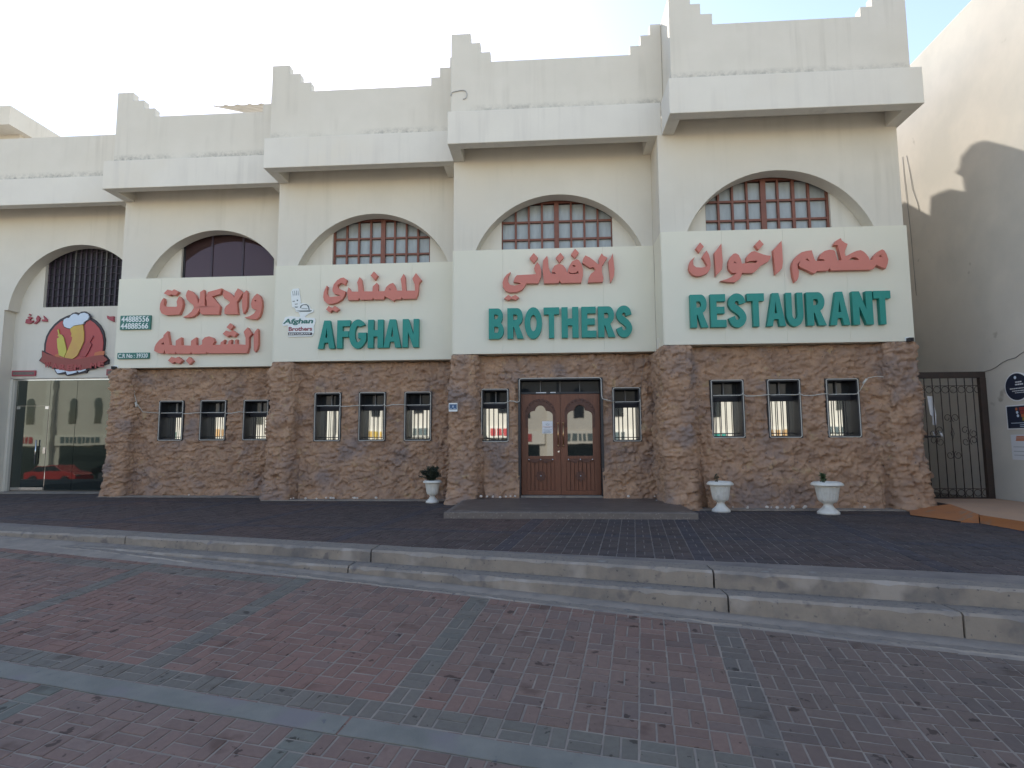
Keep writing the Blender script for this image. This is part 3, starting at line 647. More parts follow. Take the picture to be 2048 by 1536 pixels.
    vs = np.stack([Xo, Yo, Zg], -1).reshape(-1, 3); w_ = n+1
    j, i = np.nonzero(keep); f = np.stack([j*w_+i, j*w_+i+1, (j+1)*w_+i+1, (j+1)*w_+i], -1)
    # top cap: a row pulled inwards
    capv = np.stack([Xo[-1]-NX[-1]*.35, Yo[-1]-NY[-1]*.35, Zg[-1]-.01+0*Xo[-1]], -1); k0 = len(vs)
    ii = np.arange(n); capf = np.stack([nz*w_+ii, nz*w_+ii+1, k0+ii+1, k0+ii], -1)
    vs = np.concatenate([vs, capv]); f = np.concatenate([f, capf])
    me = bpy.data.meshes.new('rock_wall'); o0 = ORG[BLD.name]
    me.vertices.add(len(vs)); me.vertices.foreach_set('co', (vs-np.array(o0)).astype(np.float32).ravel())
    me.loops.add(f.size); me.loops.foreach_set('vertex_index', f.astype(np.int32).ravel())
    me.polygons.add(len(f)); me.polygons.foreach_set('loop_start', np.arange(0, f.size, 4, dtype=np.int32)); me.polygons.foreach_set('loop_total', np.full(len(f), 4, np.int32))
    me.polygons.foreach_set('use_smooth', np.ones(len(f), bool)); me.update(); me.validate(); me.materials.append(ROCK)
    o = bpy.data.objects.new('rock_wall', me); COL.objects.link(o); o.parent = BLD; ORG[o.name] = o0
    MB().box(x0-.05, x1-.4 if b == 4 else x1, ys+.46, ys+.5, 2.42, 3.3).build('wall_core', PLASTER, BLD)
# ground floor windows
for b in GW:
    z0, z1 = GZ[b]; ys = YS[b]; yo = ys+.20-.02; yg = ys+.20+.24
    for (x0, x1) in GW[b]:
        W = MB().box(x0-.03, x0+.022, yo-.02, yg+.04, z0-.02, z1+.02).box(x1-.022, x1+.03, yo-.02, yg+.04, z0-.02, z1+.02).box(x0+.022, x1-.022, yo-.02, yg+.04, z1-.022, z1+.02).box(x0+.022, x1-.022, yo-.02, yg+.04, z0-.02, z0+.022).box(x0-.03, x1+.03, yg+.041, yg+.06, z0-.02, z1+.02).build('window', DARK, BLD)
        zt = z1-.285; a, c = x0+.022, x1-.022
        MB().box(a, c, yg-.05, yg+.03, zt-.022, zt+.022).build('transom_bar', DARK, W)
        MB().box((a+c)/2-.012, (a+c)/2+.012, yg-.04, yg+.01, zt+.023, z1-.023).build('mullion', GRAYCAB, W)
        MB().box(a, (a+c)/2-.013, yg+.015, yg+.025, zt+.023, z1-.023).build('pane', GLASS_T, W); MB().box((a+c)/2+.013, c, yg+.015, yg+.025, zt+.023, z1-.023).build('pane', GLASS_T, W)
        tl = random.uniform(-.005, .005); tv = random.uniform(-.008, .004)
        mb = MB(); mb.add([(a, yg+.020+tl, z0+.023), (c, yg+.020-tl, z0+.023), (c, yg+.020-tl+tv, zt-.023), (a, yg+.02+tl+tv, zt-.023)], [(0, 1, 2, 3)]); mb.build('pane', GLASS_M, W)
        nb = 5
        for k in range(1, nb):
            x = a+(c-a)*k/nb; x += random.uniform(-.012, .012); MB().box(x-.006, x+.006, yg-.035, yg-.019, z0+.023, zt-.023).build('grille_bar', DARK, W)
        for z in ((z0+.07), zt-.07): MB().box(a, c, yg-.052, yg-.037, z-.008, z+.008).build('grille_bar', DARK, W)
        MB().box(a, c, yg-.055, yg-.002, zt-.10, zt-.0225).build('shutter_box', BLACKIN, W)

# entrance doors
dx0, dx1, dy = -.652, 1.012, YS[3]+.33
FR = MB().box(dx0-.05, dx0+.0, YS[3]+.12, dy+.09, .108, 2.58).box(dx1, dx1+.05, YS[3]+.12, dy+.09, .108, 2.58).box(dx0, dx1, YS[3]+.12, dy+.09, 2.54, 2.58).box(dx0, dx1, dy-.02, dy+.09, 2.262, 2.30).box(dx0-.05, dx1+.05, dy+.092, dy+.11, .1, 2.58).build('door_frame', DARK, BLD)
for k in range(4):
    a = dx0+(dx1-dx0)*k/4; c = dx0+(dx1-dx0)*(k+1)/4
    MB().box(a+.008, c-.008, dy+.02, dy+.03, 2.302, 2.538).build('transom_pane', GLASS_T, FR)
    if k: MB().box(a-.007, a+.007, dy+.0, dy+.035, 2.302, 2.538).build('transom_mullion', GRAYCAB, FR)
MB().box(-.33, -.115, dy-.028, dy-.021, 2.278, 2.296).build('frame_sticker', PAPERW, FR); MB().box(-.03, .085, dy-.028, dy-.021, 2.280, 2.298).build('frame_sticker', PAPERW, FR)
MB().box(dx0, dx1+.02, YS[3]+.10, dy+.02, .109, .142).build('door_threshold', CONC, BLD, bevel=.003)
def cusp(xc, hw, zs, zt, zb):
    """cusped arch outline: centre lobe on two shoulders"""
    p = [(xc-hw, zb), (xc-hw, zs)]
    for k in range(1, 8): a = math.pi-(math.pi/2)*k/7; p.append((xc-hw*.46+hw*.54*math.cos(a), zs+.105*math.sin(a)))
    for k in range(1, 16): a = math.pi-math.pi*k/16; p.append((xc+hw*.44*math.cos(a), zs+.085+(zt-zs-.085)*math.sin(a)))
    for k in range(0, 7): a = math.pi/2-(math.pi/2)*k/7; p.append((xc+hw*.46+hw*.54*math.cos(a), zs+.105*math.sin(a)))
    return p+[(xc+hw, zs), (xc+hw, zb)]
mid = (dx0+dx1)/2
for sgn, a, c in ((-1, dx0+.004, mid-.003), (1, mid+.003, dx1-.004)):
    xc = (-.242, .588)[sgn > 0]; z0, z1 = .150, 2.258
    cz = cusp(xc, .262, 1.80, 2.02, .955)
    pan = [(xc-.295, .24), (xc+.295, .24), (xc+.295, .84), (xc-.295, .84)]
    LF = MB().prism([[(a, z0), (c, z0), (c, z1), (a, z1)], cz, pan], dy, dy+.045).build('door_leaf', WOOD, BLD, bevel=.003)
    MB().prism([cusp(xc, .262, 1.80, 2.02, .955)], dy+.022, dy+.03).build('door_glass', GLASS_D, LF)
    ring = cusp(xc, .262, 1.80, 2.02, 1.55); outr = [(xc-.315, 1.55)]+[(xc+.315*math.cos(math.pi-math.pi*k/18), 1.86+.30*math.sin(math.pi-math.pi*k/18)) for k in range(19)]+[(xc+.315, 1.55)]
    MB().prism([outr+[(xc+.285, 1.56), (xc+.262, 1.80)][:0]+list(reversed(cusp(xc, .268, 1.80, 2.026, 1.55)))], dy-.012, dy-.0005).build('carved_arch', WOODC, LF, bevel=.004)
    for k in range(11):
        an = math.pi*(k+.5)/11; MB().sphere((xc+.285*math.cos(an), dy-.012, 1.87+.255*math.sin(an)), .022, 6, (1, .45, 1)).build('carved_boss', WOODC, LF, smooth=True)
    for k in range(7):
        x = xc-.295+.59*k/7; MB().box(x+.004, x+.59/7-.004, dy+.008, dy+.03, .241, .839).build('door_plank', WOOD, LF, bevel=.004)
    MB().prism([[(xc-.262, .895), (xc+.262, .895), (xc+.262, .852), (xc+.20, .835), (xc+.10, .80), (xc+.03, .842), (xc-.03, .842), (xc-.10, .80), (xc-.20, .835), (xc-.262, .852)]], dy-.01, dy-.0005).build('carved_rail', WOODC, LF, bevel=.003)
    for dxs in (-.25, 0, .25): MB().sphere((xc+dxs, dy-.018, .88), .017, 6, (1, .8, 1)).build('door_stud', STEEL, LF, smooth=True)
    MB().prism([[(xc+(.10+.012*math.cos(8*an))*math.cos(an), .535+(.10+.012*math.cos(8*an))*math.sin(an)) for an in [2*math.pi*k/64 for k in range(64)]]], dy-.012, dy+.007).build('rosette', WOODC, LF, bevel=.004)
    MB().lathe([(.001, 0), (.066, 0), (.066, .008), (.04, .012), (.001, .013)], (0, 0, 0), 24).build('x', WOODC, LF) if False else None
    MB().sphere((xc, dy-.02, .538), .016, 6, (1, .8, 1)).build('door_stud', STEEL, LF, smooth=True)
    hx = mid+(-.052 if sgn < 0 else .056)
    H = MB().tube([(hx, dy-.06, 1.19), (hx, dy-.06, 1.62)], .011, 10).build('pull_handle', BRASS, LF, smooth=True)
    for z in (1.17, 1.64): MB().sphere((hx, dy-.06, z), .019, 6).build('handle_knob', BRASS, H, smooth=True) if False else MB().sphere((hx, dy-.06, z), .019, 6).build('handle_knob', BRASS, LF, smooth=True)
    for z in (1.22, 1.59): MB().tube([(hx, dy-.06, z), (hx, dy, z)], .008, 8).build('handle_post', BRASS, LF, smooth=True)
MB().tube([(mid-.045, dy-.006, 1.045), (mid-.045, dy+.001, 1.045)], .020, 14).build('lock_plate', STEEL, BLD, smooth=False)
nt_ = thing('door_notice', (-.06, dy+.018, 1.5), 'white paper notice with a crest behind the left door glass', 'notice')
MB().box(-.205, .020, dy+.016, dy+.018, 1.425, 1.685).build('paper_sheet', PAPERW, nt_)
cr = MB(); cr.tube([(-.092+.035*math.cos(a), dy+.0145, 1.625+.028*math.sin(a)) for a in [math.pi*(.9+1.2*k/14) for k in range(15)]], .0025, 5); cr.tube([(-.11, dy+.0145, 1.615), (-.092, dy+.0145, 1.635), (-.075, dy+.0145, 1.615)], .003, 5); cr.build('crest', GREYP, nt_)
for z, wd in ((1.565, .20), (1.545, .12), (1.50, .19), (1.478, .10), (1.458, .17), (1.44, .15)): MB().box(-.095-wd/2, -.095+wd/2, dy+.0142, dy+.0155, z-.003, z+.003).build('printed_line', GREYP if z < 1.55 else PORA, nt_)

# ---------------------------------------------------------------- shopfront of the left shop
yb0 = YS[0]+.05+.332; gy = YS[0]+.48
MB().box(-14.62, -14.42, yb0, yb0+.2, -.1, 3.02).build('shopfront_wall', PLASTER, SHOP)
MB().box(-14.42, -10.6, yb0, yb0+.2, 2.99, 3.005).build('shopfront_wall', PLASTER, SHOP)
MB().box(-14.42, -10.6, yb0-.05, yb0+.25, -.12, .012).build('shop_threshold', MARBLE_E, SHOP)
MB().box(-14.44, -10.6, yb0+.201, yb0+3.2, -.1, .0).build('shop_floor', CONC, SHOP)
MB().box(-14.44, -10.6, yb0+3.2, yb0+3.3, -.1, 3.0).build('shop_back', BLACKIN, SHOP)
sf = MB().box(-14.42, -14.35, gy-.02, gy+.03, .0, 2.985).box(-14.35, -10.6, gy-.02, gy+.03, 2.95, 2.985).build('shopfront_frame', STEEL, SHOP)
MB().box(-14.34, -13.42, gy, gy+.012, 2.27, 2.949).build('glass_pane', GLASS_S, sf)
MB().box(-13.41, -12.66, gy, gy+.012, .03, 2.949).build('glass_pane', GLASS_S, sf); MB().box(-12.65, -10.62, gy, gy+.012, .03, 2.949).build('glass_pane', GLASS_S, sf)
MB().box(-12.67, -12.62, gy+.013, gy+.05, .03, 2.949).build('glass_mullion', DARK, sf)
gd = MB().box(-14.34, -13.425, gy-.006, gy+.006, .04, 2.262).build('glass_door', GLASS_S, SHOP)
for x in (-14.33, -13.52): MB().box(x, x+.10, gy-.014, gy-.0065, 2.18, 2.255).build('patch_fitting', STEEL, gd)
MB().box(-14.34, -13.425, gy-.014, gy-.0065, .04, .11).build('bottom_rail', STEEL, gd)
MB().tube([(-13.66, gy-.06, .72), (-13.66, gy-.06, 1.36)], .016, 10).build('pull_handle', STEEL, gd, smooth=True)
MB().box(-13.5, -13.43, gy-.016, gy-.0065, 1.0, 1.16).build('lock_box', STEEL, gd)

# ---------------------------------------------------------------- sign boards with letters
def arc(cx, cy, rx, ry, a0, a1, n=14): return [(cx+rx*math.cos(R(a0+(a1-a0)*k/n)), cy+ry*math.sin(R(a0+(a1-a0)*k/n))) for k in range(n+1)]
def stroke(c, hx, hy):
    # smooth centre line then offset
    P = [Vector(p) for p in c]; out = []
    for i in range(len(P)-1):
        p0, p1, p2, p3 = P[max(0, i-1)], P[i], P[i+1], P[min(len(P)-1, i+2)]
        for k in range(5): t = k/5; out.append(.5*((2*p1)+(-p0+p2)*t+(2*p0-5*p1+4*p2-p3)*t*t+(-p0+3*p1-3*p2+p3)*t**3))
    out.append(P[-1]); a, b = [], []
    for i, p in enumerate(out):
        t = out[min(i+1, len(out)-1)]-out[max(i-1, 0)]; t = Vector((t.x/hx, t.y/hy)).normalized(); nn = Vector((-t.y*hx, t.x*hy)); a.append((p.x+nn.x, p.y+nn.y)); b.append((p.x-nn.x, p.y-nn.y))
    return a+b[::-1]
LET = {
 'A': [[(0, 0), (.34, 1), (.68, 1), (1, 0), (.67, 0), (.61, .21), (.38, .21), (.32, 0)], [(.43, .39), (.56, .39), (.5, .73)]],
 'F': [[(0, 0), (0, 1), (1, 1), (1, .78), (.42, .78), (.42, .61), (.9, .61), (.9, .40), (.42, .40), (.42, 0)]],
 'H': [[(0, 0), (0, 1), (.37, 1), (.37, .63), (.63, .63), (.63, 1), (1, 1), (1, 0), (.63, 0), (.63, .40), (.37, .40), (.37, 0)]],
 'N': [[(0, 0), (0, 1), (.36, 1), (.67, .46), (.67, 1), (1, 1), (1, 0), (.66, 0), (.33, .54), (.33, 0)]],
 'T': [[(.33, 0), (.33, .77), (0, .77), (0, 1), (1, 1), (1, .77), (.67, .77), (.67, 0)]],
 'E': [[(0, 0), (0, 1), (.97, 1), (.97, .78), (.40, .78), (.40, .62), (.9, .62), (.9, .41), (.40, .41), (.40, .22), (1, .22), (1, 0)]],
 'O': [arc(.5, .5, .5, .52, 0, 345, 23), arc(.5, .5, .18, .27, 0, 345, 23)],
 'U': [[(0, 1), (.35, 1), (.35, .36)]+arc(.5, .34, .15, .13, 180, 360, 10)+[(.65, 1), (1, 1), (1, .36)]+arc(.5, .34, .5, .36, 0, -180, 18)],
 'R': [[(0, 0), (0, 1), (.55, 1)]+arc(.60, .715, .34, .285, 85, -55, 14)+[(.70, .44), (1.0, 0), (.60, 0), (.40, .38), (.36, .38), (.36, 0)], [(.36, .79), (.50, .79)]+arc(.52, .70, .10, .09, 80, -80, 6)+[(.50, .61), (.36, .61)]],
 'B': [[(0, 0), (0, 1), (.55, 1)]+arc(.58, .745, .34, .255, 85, -50, 12)+[(.80, .52)]+arc(.60, .275, .38, .275, 50, -88, 14)+[(.55, 0)], [(.36, .80), (.50, .80)]+arc(.52, .725, .09, .075, 80, -80, 6)+[(.50, .65), (.36, .65)], [(.36, .40), (.52, .40)]+arc(.54, .30, .10, .10, 80, -80, 6)+[(.52, .20), (.36, .20)]],
 'G': [arc(.5, .5, .5, .52, 38, 318, 26)+[(.98, .28), (.98, .55), (.52, .55), (.52, .34), (.66, .34)]+[(.64, .26)]+arc(.5, .5, .17, .29, 290, 60, 16)],
 'S': [stroke([(.80, .70), (.72, .84), (.5, .90), (.28, .85), (.19, .73), (.28, .61), (.52, .51), (.73, .40), (.82, .27), (.70, .14), (.5, .095), (.28, .15), (.18, .30)], .185, .115)]}
WORDS = {4: [('R', 2.662, 2.99), ('E', 3.039, 3.330), ('S', 3.372, 3.70), ('T', 3.723, 4.04), ('A', 4.07, 4.425), ('U', 4.438, 4.75), ('R', 4.813, 5.165), ('A', 5.235, 5.592), ('N', 5.649, 6.015), ('T', 6.035, 6.343)],
 3: [('B', -1.293, -.973), ('R', -.904, -.561), ('O', -.545, -.179), ('T', -.147, .176), ('H', .223, .573), ('E', .634, .938), ('R', .976, 1.325), ('S', 1.345, 1.667)],
 2: [('A', -5.25, -4.857), ('F', -4.812, -4.514), ('G', -4.535, -4.131), ('H', -4.104, -3.751), ('A', -3.748, -3.345), ('N', -3.311, -2.944)]}
WZ = {4: (3.402, 4.040), 3: (3.388, 4.032), 2: (3.360, 4.003)}
ARABIC = {}; LOGO = {}
ARABIC['w_matam'] = (4, [[[(4.628,4.24),(4.595,4.364),(4.586,4.479),(4.582,4.541),(4.603,4.635),(4.647,4.707),(4.704,4.769),(4.776,4.819),(4.867,4.843),(4.966,4.853),(4.982,4.782),(5.005,4.687),(5.029,4.645),(5.196,4.641),(5.173,4.667),(5.134,4.677),(5.095,4.673),(5.103,4.727),(5.141,4.788),(5.202,4.834),(5.292,4.856),(5.36,4.845),(5.389,4.824),(5.412,4.718),(5.428,4.645),(5.501,4.643),(5.475,4.79),(5.449,4.937),(5.374,4.945),(5.43,5.032),(5.511,5.077),(5.528,5.029),(5.575,4.986),(5.63,4.958),(5.609,4.901),(5.576,4.829),(5.568,4.777),(5.579,4.724),(5.629,4.742),(5.701,4.784),(5.781,4.818),(5.86,4.832),(5.917,4.799),(5.962,4.746),(5.998,4.687),(6.014,4.632),(6.061,4.637),(6.086,4.701),(6.128,4.752),(6.2,4.812),(6.251,4.837),(6.288,4.815),(6.323,4.746),(6.35,4.642),(6.335,4.559),(6.295,4.462),(6.219,4.49),(6.125,4.539),(6.103,4.503),(6.071,4.462),(6.022,4.448),(5.299,4.45),(5.272,4.498),(5.24,4.447),(5.043,4.446),(5.011,4.406),(4.972,4.401),(4.886,4.45),(4.732,4.532),(4.709,4.57),(4.738,4.642),(4.69,4.591),(4.691,4.507),(4.71,4.444),(4.697,4.34),(4.67,4.278)],[(4.843,4.676),(4.879,4.696),(4.915,4.632)],[(5.638,4.645),(5.695,4.695),(5.754,4.697),(5.797,4.672),(5.824,4.64)],[(6.184,4.703),(6.214,4.723),(6.243,4.681)]]])
ARABIC['w_akhwan'] = (4, [[[(4.277,4.397),(4.263,4.623),(4.255,4.881),(4.334,4.958),(4.418,5.056),(4.423,4.85),(4.423,4.64),(4.402,4.515),(4.35,4.453)]],[[(3.75,4.654),(3.749,4.741),(3.797,4.814),(3.849,4.855),(3.9,4.864),(3.969,4.836),(4.057,4.797),(4.136,4.773),(4.205,4.766),(4.193,4.709),(4.15,4.652),(4.038,4.597),(3.976,4.546),(3.923,4.485),(3.861,4.439),(3.651,4.444),(3.639,4.387),(3.606,4.325),(3.514,4.264),(3.384,4.272),(3.314,4.289),(3.244,4.296),(3.366,4.33),(3.458,4.37),(3.52,4.421),(3.556,4.446),(3.471,4.448),(3.414,4.518),(3.402,4.603),(3.416,4.697),(3.464,4.781),(3.506,4.822),(3.557,4.831),(3.606,4.798),(3.643,4.713),(3.659,4.623),(3.709,4.632),(3.92,4.634),(3.951,4.675),(3.821,4.676)],[(3.5,4.658),(3.525,4.673),(3.564,4.625)]],[[(3.162,4.388),(3.158,4.672),(3.153,4.858),(3.229,4.946),(3.291,5.035),(3.296,4.849),(3.304,4.669),(3.283,4.522),(3.23,4.46),(3.179,4.419)]],[[(2.782,4.783),(2.744,4.704),(2.751,4.619),(2.801,4.576),(2.891,4.568),(2.962,4.577),(3.009,4.6),(2.967,4.699),(2.921,4.779),(2.962,4.847),(3.005,4.904),(3.043,4.834),(3.069,4.728),(3.075,4.611),(3.057,4.527),(3.009,4.455),(2.916,4.415),(2.825,4.396),(2.735,4.424),(2.681,4.484),(2.66,4.558),(2.671,4.643),(2.704,4.716)]],[[(2.889,5.067),(2.959,4.98),(2.871,4.865),(2.803,4.952)]],[[(4.01,5.088),(4.084,4.994),(3.981,4.888),(3.915,4.985)]]])
ARABIC['w_alafghani'] = (3, [[[(1.244,4.538),(1.225,4.769),(1.211,4.987),(1.261,5.055),(1.302,5.154),(1.318,5.003),(1.334,4.803),(1.319,4.667),(1.268,4.556)]],[[(0.779,4.542),(0.799,4.642),(0.843,4.728),(0.904,4.77),(0.942,4.819),(0.894,4.87),(0.833,4.853),(0.737,4.918),(0.671,4.97),(0.691,5.057),(0.735,5.125),(0.825,5.079),(0.921,5.001),(0.986,4.937),(1.022,4.936),(1.006,5.037),(1.075,5.16),(1.117,5.103),(1.194,5.063),(1.151,5.002),(1.119,4.946),(1.082,4.897),(1.074,4.772),(1.101,4.634),(1.088,4.548)]],[[(-0.133,4.545),(-0.142,4.664),(-0.161,4.84),(-0.147,5.035),(-0.06,5.14),(-0.042,5.039),(-0.032,4.888),(-0.002,4.793),(0.022,4.754),(0.12,4.746),(0.102,4.771),(0.034,4.779),(0.041,4.835),(0.091,4.922),(0.189,4.957),(0.274,4.924),(0.334,4.841),(0.352,4.759),(0.365,4.815),(0.396,4.902),(0.459,5.001),(0.545,5.049),(0.605,5.022),(0.653,4.945),(0.681,4.819),(0.679,4.695),(0.646,4.546),(0.227,4.543),(0.195,4.6),(0.172,4.544)],[(0.463,4.913),(0.5,4.922),(0.533,4.896),(0.506,4.884),(0.475,4.897)],[(0.385,4.783),(0.419,4.757),(0.479,4.747),(0.54,4.76),(0.575,4.797),(0.591,4.737),(0.479,4.731),(0.4,4.741)]],[[(0.524,5.276),(0.602,5.186),(0.514,5.068),(0.436,5.152)]],[[(0.217,5.196),(0.291,5.099),(0.196,4.982),(0.118,5.091)]],[[(-0.342,5.205),(-0.253,5.101),(-0.337,4.99),(-0.431,5.093)]],[[(-0.831,4.807),(-0.881,4.707),(-0.888,4.607),(-0.845,4.53),(-0.747,4.515),(-0.648,4.536),(-0.611,4.54),(-0.648,4.569),(-0.771,4.591),(-0.746,4.679),(-0.702,4.734),(-0.364,4.745),(-0.29,4.749),(-0.314,4.807),(-0.338,4.87),(-0.313,4.945),(-0.264,5.007),(-0.215,4.93),(-0.185,4.828),(-0.193,4.69),(-0.255,4.548),(-0.5,4.554),(-0.538,4.485),(-0.6,4.412),(-0.71,4.37),(-0.846,4.367),(-0.944,4.407),(-0.993,4.483),(-1.003,4.584),(-0.968,4.684),(-0.906,4.758)]],[[(-0.883,4.318),(-0.815,4.273),(-0.735,4.315),(-0.656,4.257),(-0.724,4.202),(-0.815,4.235),(-0.883,4.199),(-0.972,4.242)]]])
ARABIC['w_lilmandi'] = (2, [[[(-4.576,4.464),(-4.598,4.66),(-4.571,4.761),(-4.534,4.706),(-4.492,4.658),(-4.343,4.655),(-4.352,4.773),(-4.375,4.869),(-4.321,4.993),(-4.272,4.926),(-4.252,4.807),(-4.231,4.658),(-4.018,4.653),(-4.008,4.766),(-3.921,4.852),(-3.891,4.81),(-3.888,4.656),(-3.741,4.653),(-3.701,4.747),(-3.62,4.816),(-3.544,4.838),(-3.513,4.79),(-3.483,4.718),(-3.453,4.658),(-3.335,4.656),(-3.349,4.798),(-3.374,4.923),(-3.306,5.045),(-3.269,4.973),(-3.261,4.808),(-3.247,4.654),(-3.043,4.649),(-3.05,4.791),(-3.104,4.922),(-3.024,5.056),(-2.893,4.893),(-2.957,4.806),(-2.961,4.671),(-2.977,4.554),(-3.017,4.466),(-3.315,4.465),(-3.345,4.503),(-3.362,4.462),(-3.491,4.453),(-3.531,4.419),(-3.733,4.535),(-3.761,4.465),(-3.967,4.467),(-4.003,4.505),(-4.02,4.464),(-4.292,4.464),(-4.322,4.506),(-4.351,4.459)],[(-3.636,4.71),(-3.612,4.703),(-3.588,4.673),(-3.618,4.686)]],[[(-5.079,4.814),(-5.06,4.778),(-5.076,4.707),(-5.074,4.635),(-5.042,4.563),(-4.988,4.544),(-4.834,4.556),(-4.769,4.575),(-4.787,4.593),(-4.889,4.61),(-4.938,4.668),(-4.945,4.727),(-4.918,4.834),(-4.843,4.928),(-4.761,4.979),(-4.69,4.99),(-4.611,4.934),(-4.661,4.81),(-4.71,4.859),(-4.77,4.86),(-4.828,4.814),(-4.821,4.748),(-4.718,4.699),(-4.64,4.667),(-4.656,4.578),(-4.713,4.485),(-4.818,4.416),(-4.936,4.381),(-5.056,4.391),(-5.129,4.458),(-5.155,4.542),(-5.146,4.661),(-5.113,4.743)]],[[(-3.991,5.116),(-3.895,5.012),(-3.97,4.913),(-4.066,5.022)]],[[(-5.024,4.337),(-4.94,4.288),(-4.876,4.34),(-4.773,4.261),(-4.848,4.198),(-4.939,4.241),(-4.985,4.183),(-5.082,4.256)]]])
ARABIC['w_walaklat'] = (1, [[[(-7.097,4.859),(-7.027,4.809),(-6.977,4.708),(-6.962,4.562),(-6.978,4.404),(-7.021,4.286),(-7.092,4.222),(-7.233,4.231),(-7.395,4.274),(-7.262,4.304),(-7.158,4.368),(-7.101,4.453),(-7.148,4.46),(-7.217,4.501),(-7.241,4.608),(-7.219,4.713),(-7.168,4.799)],[(-7.157,4.686),(-7.133,4.701),(-7.106,4.682),(-7.132,4.661)]],[[(-7.37,4.949),(-7.34,4.889),(-7.333,4.543),(-7.362,4.438),(-7.426,4.367),(-7.46,4.52),(-7.469,4.732),(-7.447,4.865)]],[[(-7.898,4.369),(-7.903,4.489),(-7.866,4.568),(-7.788,4.626),(-7.769,4.659),(-7.825,4.706),(-7.915,4.755),(-7.963,4.836),(-7.939,4.975),(-7.814,4.913),(-7.716,4.837),(-7.665,4.756),(-7.663,4.869),(-7.588,5.001),(-7.518,4.953),(-7.448,4.878),(-7.499,4.812),(-7.6,4.655),(-7.581,4.522),(-7.56,4.356)]],[[(-8.48,4.37),(-8.521,4.421),(-8.523,4.541),(-8.546,4.462),(-8.603,4.376),(-8.695,4.318),(-8.803,4.301),(-8.954,4.31),(-8.834,4.361),(-8.729,4.452),(-8.677,4.544),(-8.704,4.618),(-8.781,4.666),(-8.867,4.748),(-8.9,4.85),(-8.877,4.936),(-8.846,4.989),(-8.741,4.947),(-8.655,4.858),(-8.594,4.729),(-8.575,4.635),(-8.558,4.702),(-8.536,4.808),(-8.538,4.929),(-8.445,4.987),(-8.419,4.846),(-8.403,4.585),(-8.348,4.577),(-8.361,4.711),(-8.385,4.772),(-8.374,4.831),(-8.338,4.924),(-7.995,5.01),(-8.026,4.867),(-8.23,4.812),(-8.159,4.733),(-8.015,4.564),(-8.033,4.361)]],[[(-9.46,4.801),(-9.435,4.72),(-9.45,4.627),(-9.406,4.579),(-9.118,4.573),(-9.106,4.606),(-9.125,4.7),(-9.089,4.793),(-9.057,4.833),(-8.991,4.764),(-8.958,4.643),(-8.979,4.524),(-9.039,4.381),(-9.381,4.369),(-9.493,4.414),(-9.547,4.522),(-9.541,4.656),(-9.505,4.749)]],[[(-9.375,5.008),(-9.25,4.978),(-9.21,5.013),(-9.083,4.947),(-9.161,4.855),(-9.286,4.885),(-9.332,4.852),(-9.466,4.916)]]])
ARABIC['w_alshabiya'] = (1, [[[(-7.051,3.999),(-7.035,3.958),(-7.021,3.602),(-7.038,3.507),(-7.091,3.426),(-7.127,3.467),(-7.143,3.85),(-7.111,3.932)]],[[(-9.631,3.492),(-9.623,3.588),(-9.585,3.67),(-9.504,3.766),(-9.415,3.82),(-9.411,3.875),(-9.316,3.977),(-9.297,3.887),(-9.241,3.637),(-9.09,3.614),(-9.096,3.732),(-8.959,3.819),(-8.941,3.619),(-8.707,3.608),(-8.706,3.725),(-8.583,3.813),(-8.566,3.62),(-8.474,3.611),(-8.425,3.638),(-8.43,3.734),(-8.37,3.802),(-8.258,3.828),(-8.158,3.792),(-8.111,3.702),(-8.157,3.62),(-7.966,3.617),(-7.962,3.672),(-7.86,3.746),(-7.883,3.629),(-7.777,3.628),(-7.76,3.71),(-7.691,3.743),(-7.7,3.627),(-7.595,3.625),(-7.606,3.721),(-7.558,3.748),(-7.546,3.638),(-7.476,3.616),(-7.335,3.607),(-7.342,3.771),(-7.397,3.923),(-7.304,4.031),(-7.186,3.878),(-7.259,3.784),(-7.25,3.565),(-7.292,3.402),(-8.266,3.409),(-8.294,3.451),(-8.315,3.407),(-8.668,3.408),(-8.692,3.453),(-8.718,3.409),(-9.051,3.414),(-9.077,3.458),(-9.1,3.415),(-9.342,3.421),(-9.365,3.515),(-9.392,3.426),(-9.514,3.435)],[(-9.47,3.655),(-9.393,3.695),(-9.39,3.64)]],[[(-7.744,4.143),(-7.649,4.065),(-7.729,3.97),(-7.831,4.041)]],[[(-7.842,3.965),(-7.742,3.929),(-7.659,3.962),(-7.55,3.885),(-7.623,3.797),(-7.738,3.847),(-7.799,3.8),(-7.922,3.88)]],[[(-9.182,3.34),(-9.095,3.305),(-9.011,3.338),(-8.893,3.247),(-8.981,3.166),(-9.104,3.216),(-9.151,3.169),(-9.269,3.252)]],[[(-8.735,3.334),(-8.631,3.23),(-8.718,3.142),(-8.815,3.239)]]])
ARABIC['w_dough'] = (0, [[[(-14.147,4.494),(-14.135,4.6),(-14.054,4.618),(-14.099,4.658),(-14.039,4.684),(-13.966,4.648),(-14.032,4.598),(-14.0,4.558),(-13.927,4.568),(-13.944,4.518),(-14.043,4.477)]],[[(-14.045,4.755),(-14.014,4.727),(-14.041,4.704),(-14.071,4.728)]],[[(-13.807,4.7),(-13.748,4.632),(-13.762,4.554),(-13.858,4.473),(-13.912,4.482),(-13.824,4.555),(-13.849,4.614)]],[[(-13.651,4.697),(-13.54,4.589),(-13.536,4.53),(-13.679,4.54),(-13.675,4.591),(-13.602,4.59)]],[[(-11.842,4.662),(-11.759,4.633),(-11.651,4.639),(-11.641,4.487),(-11.711,4.515),(-11.824,4.576)]]])

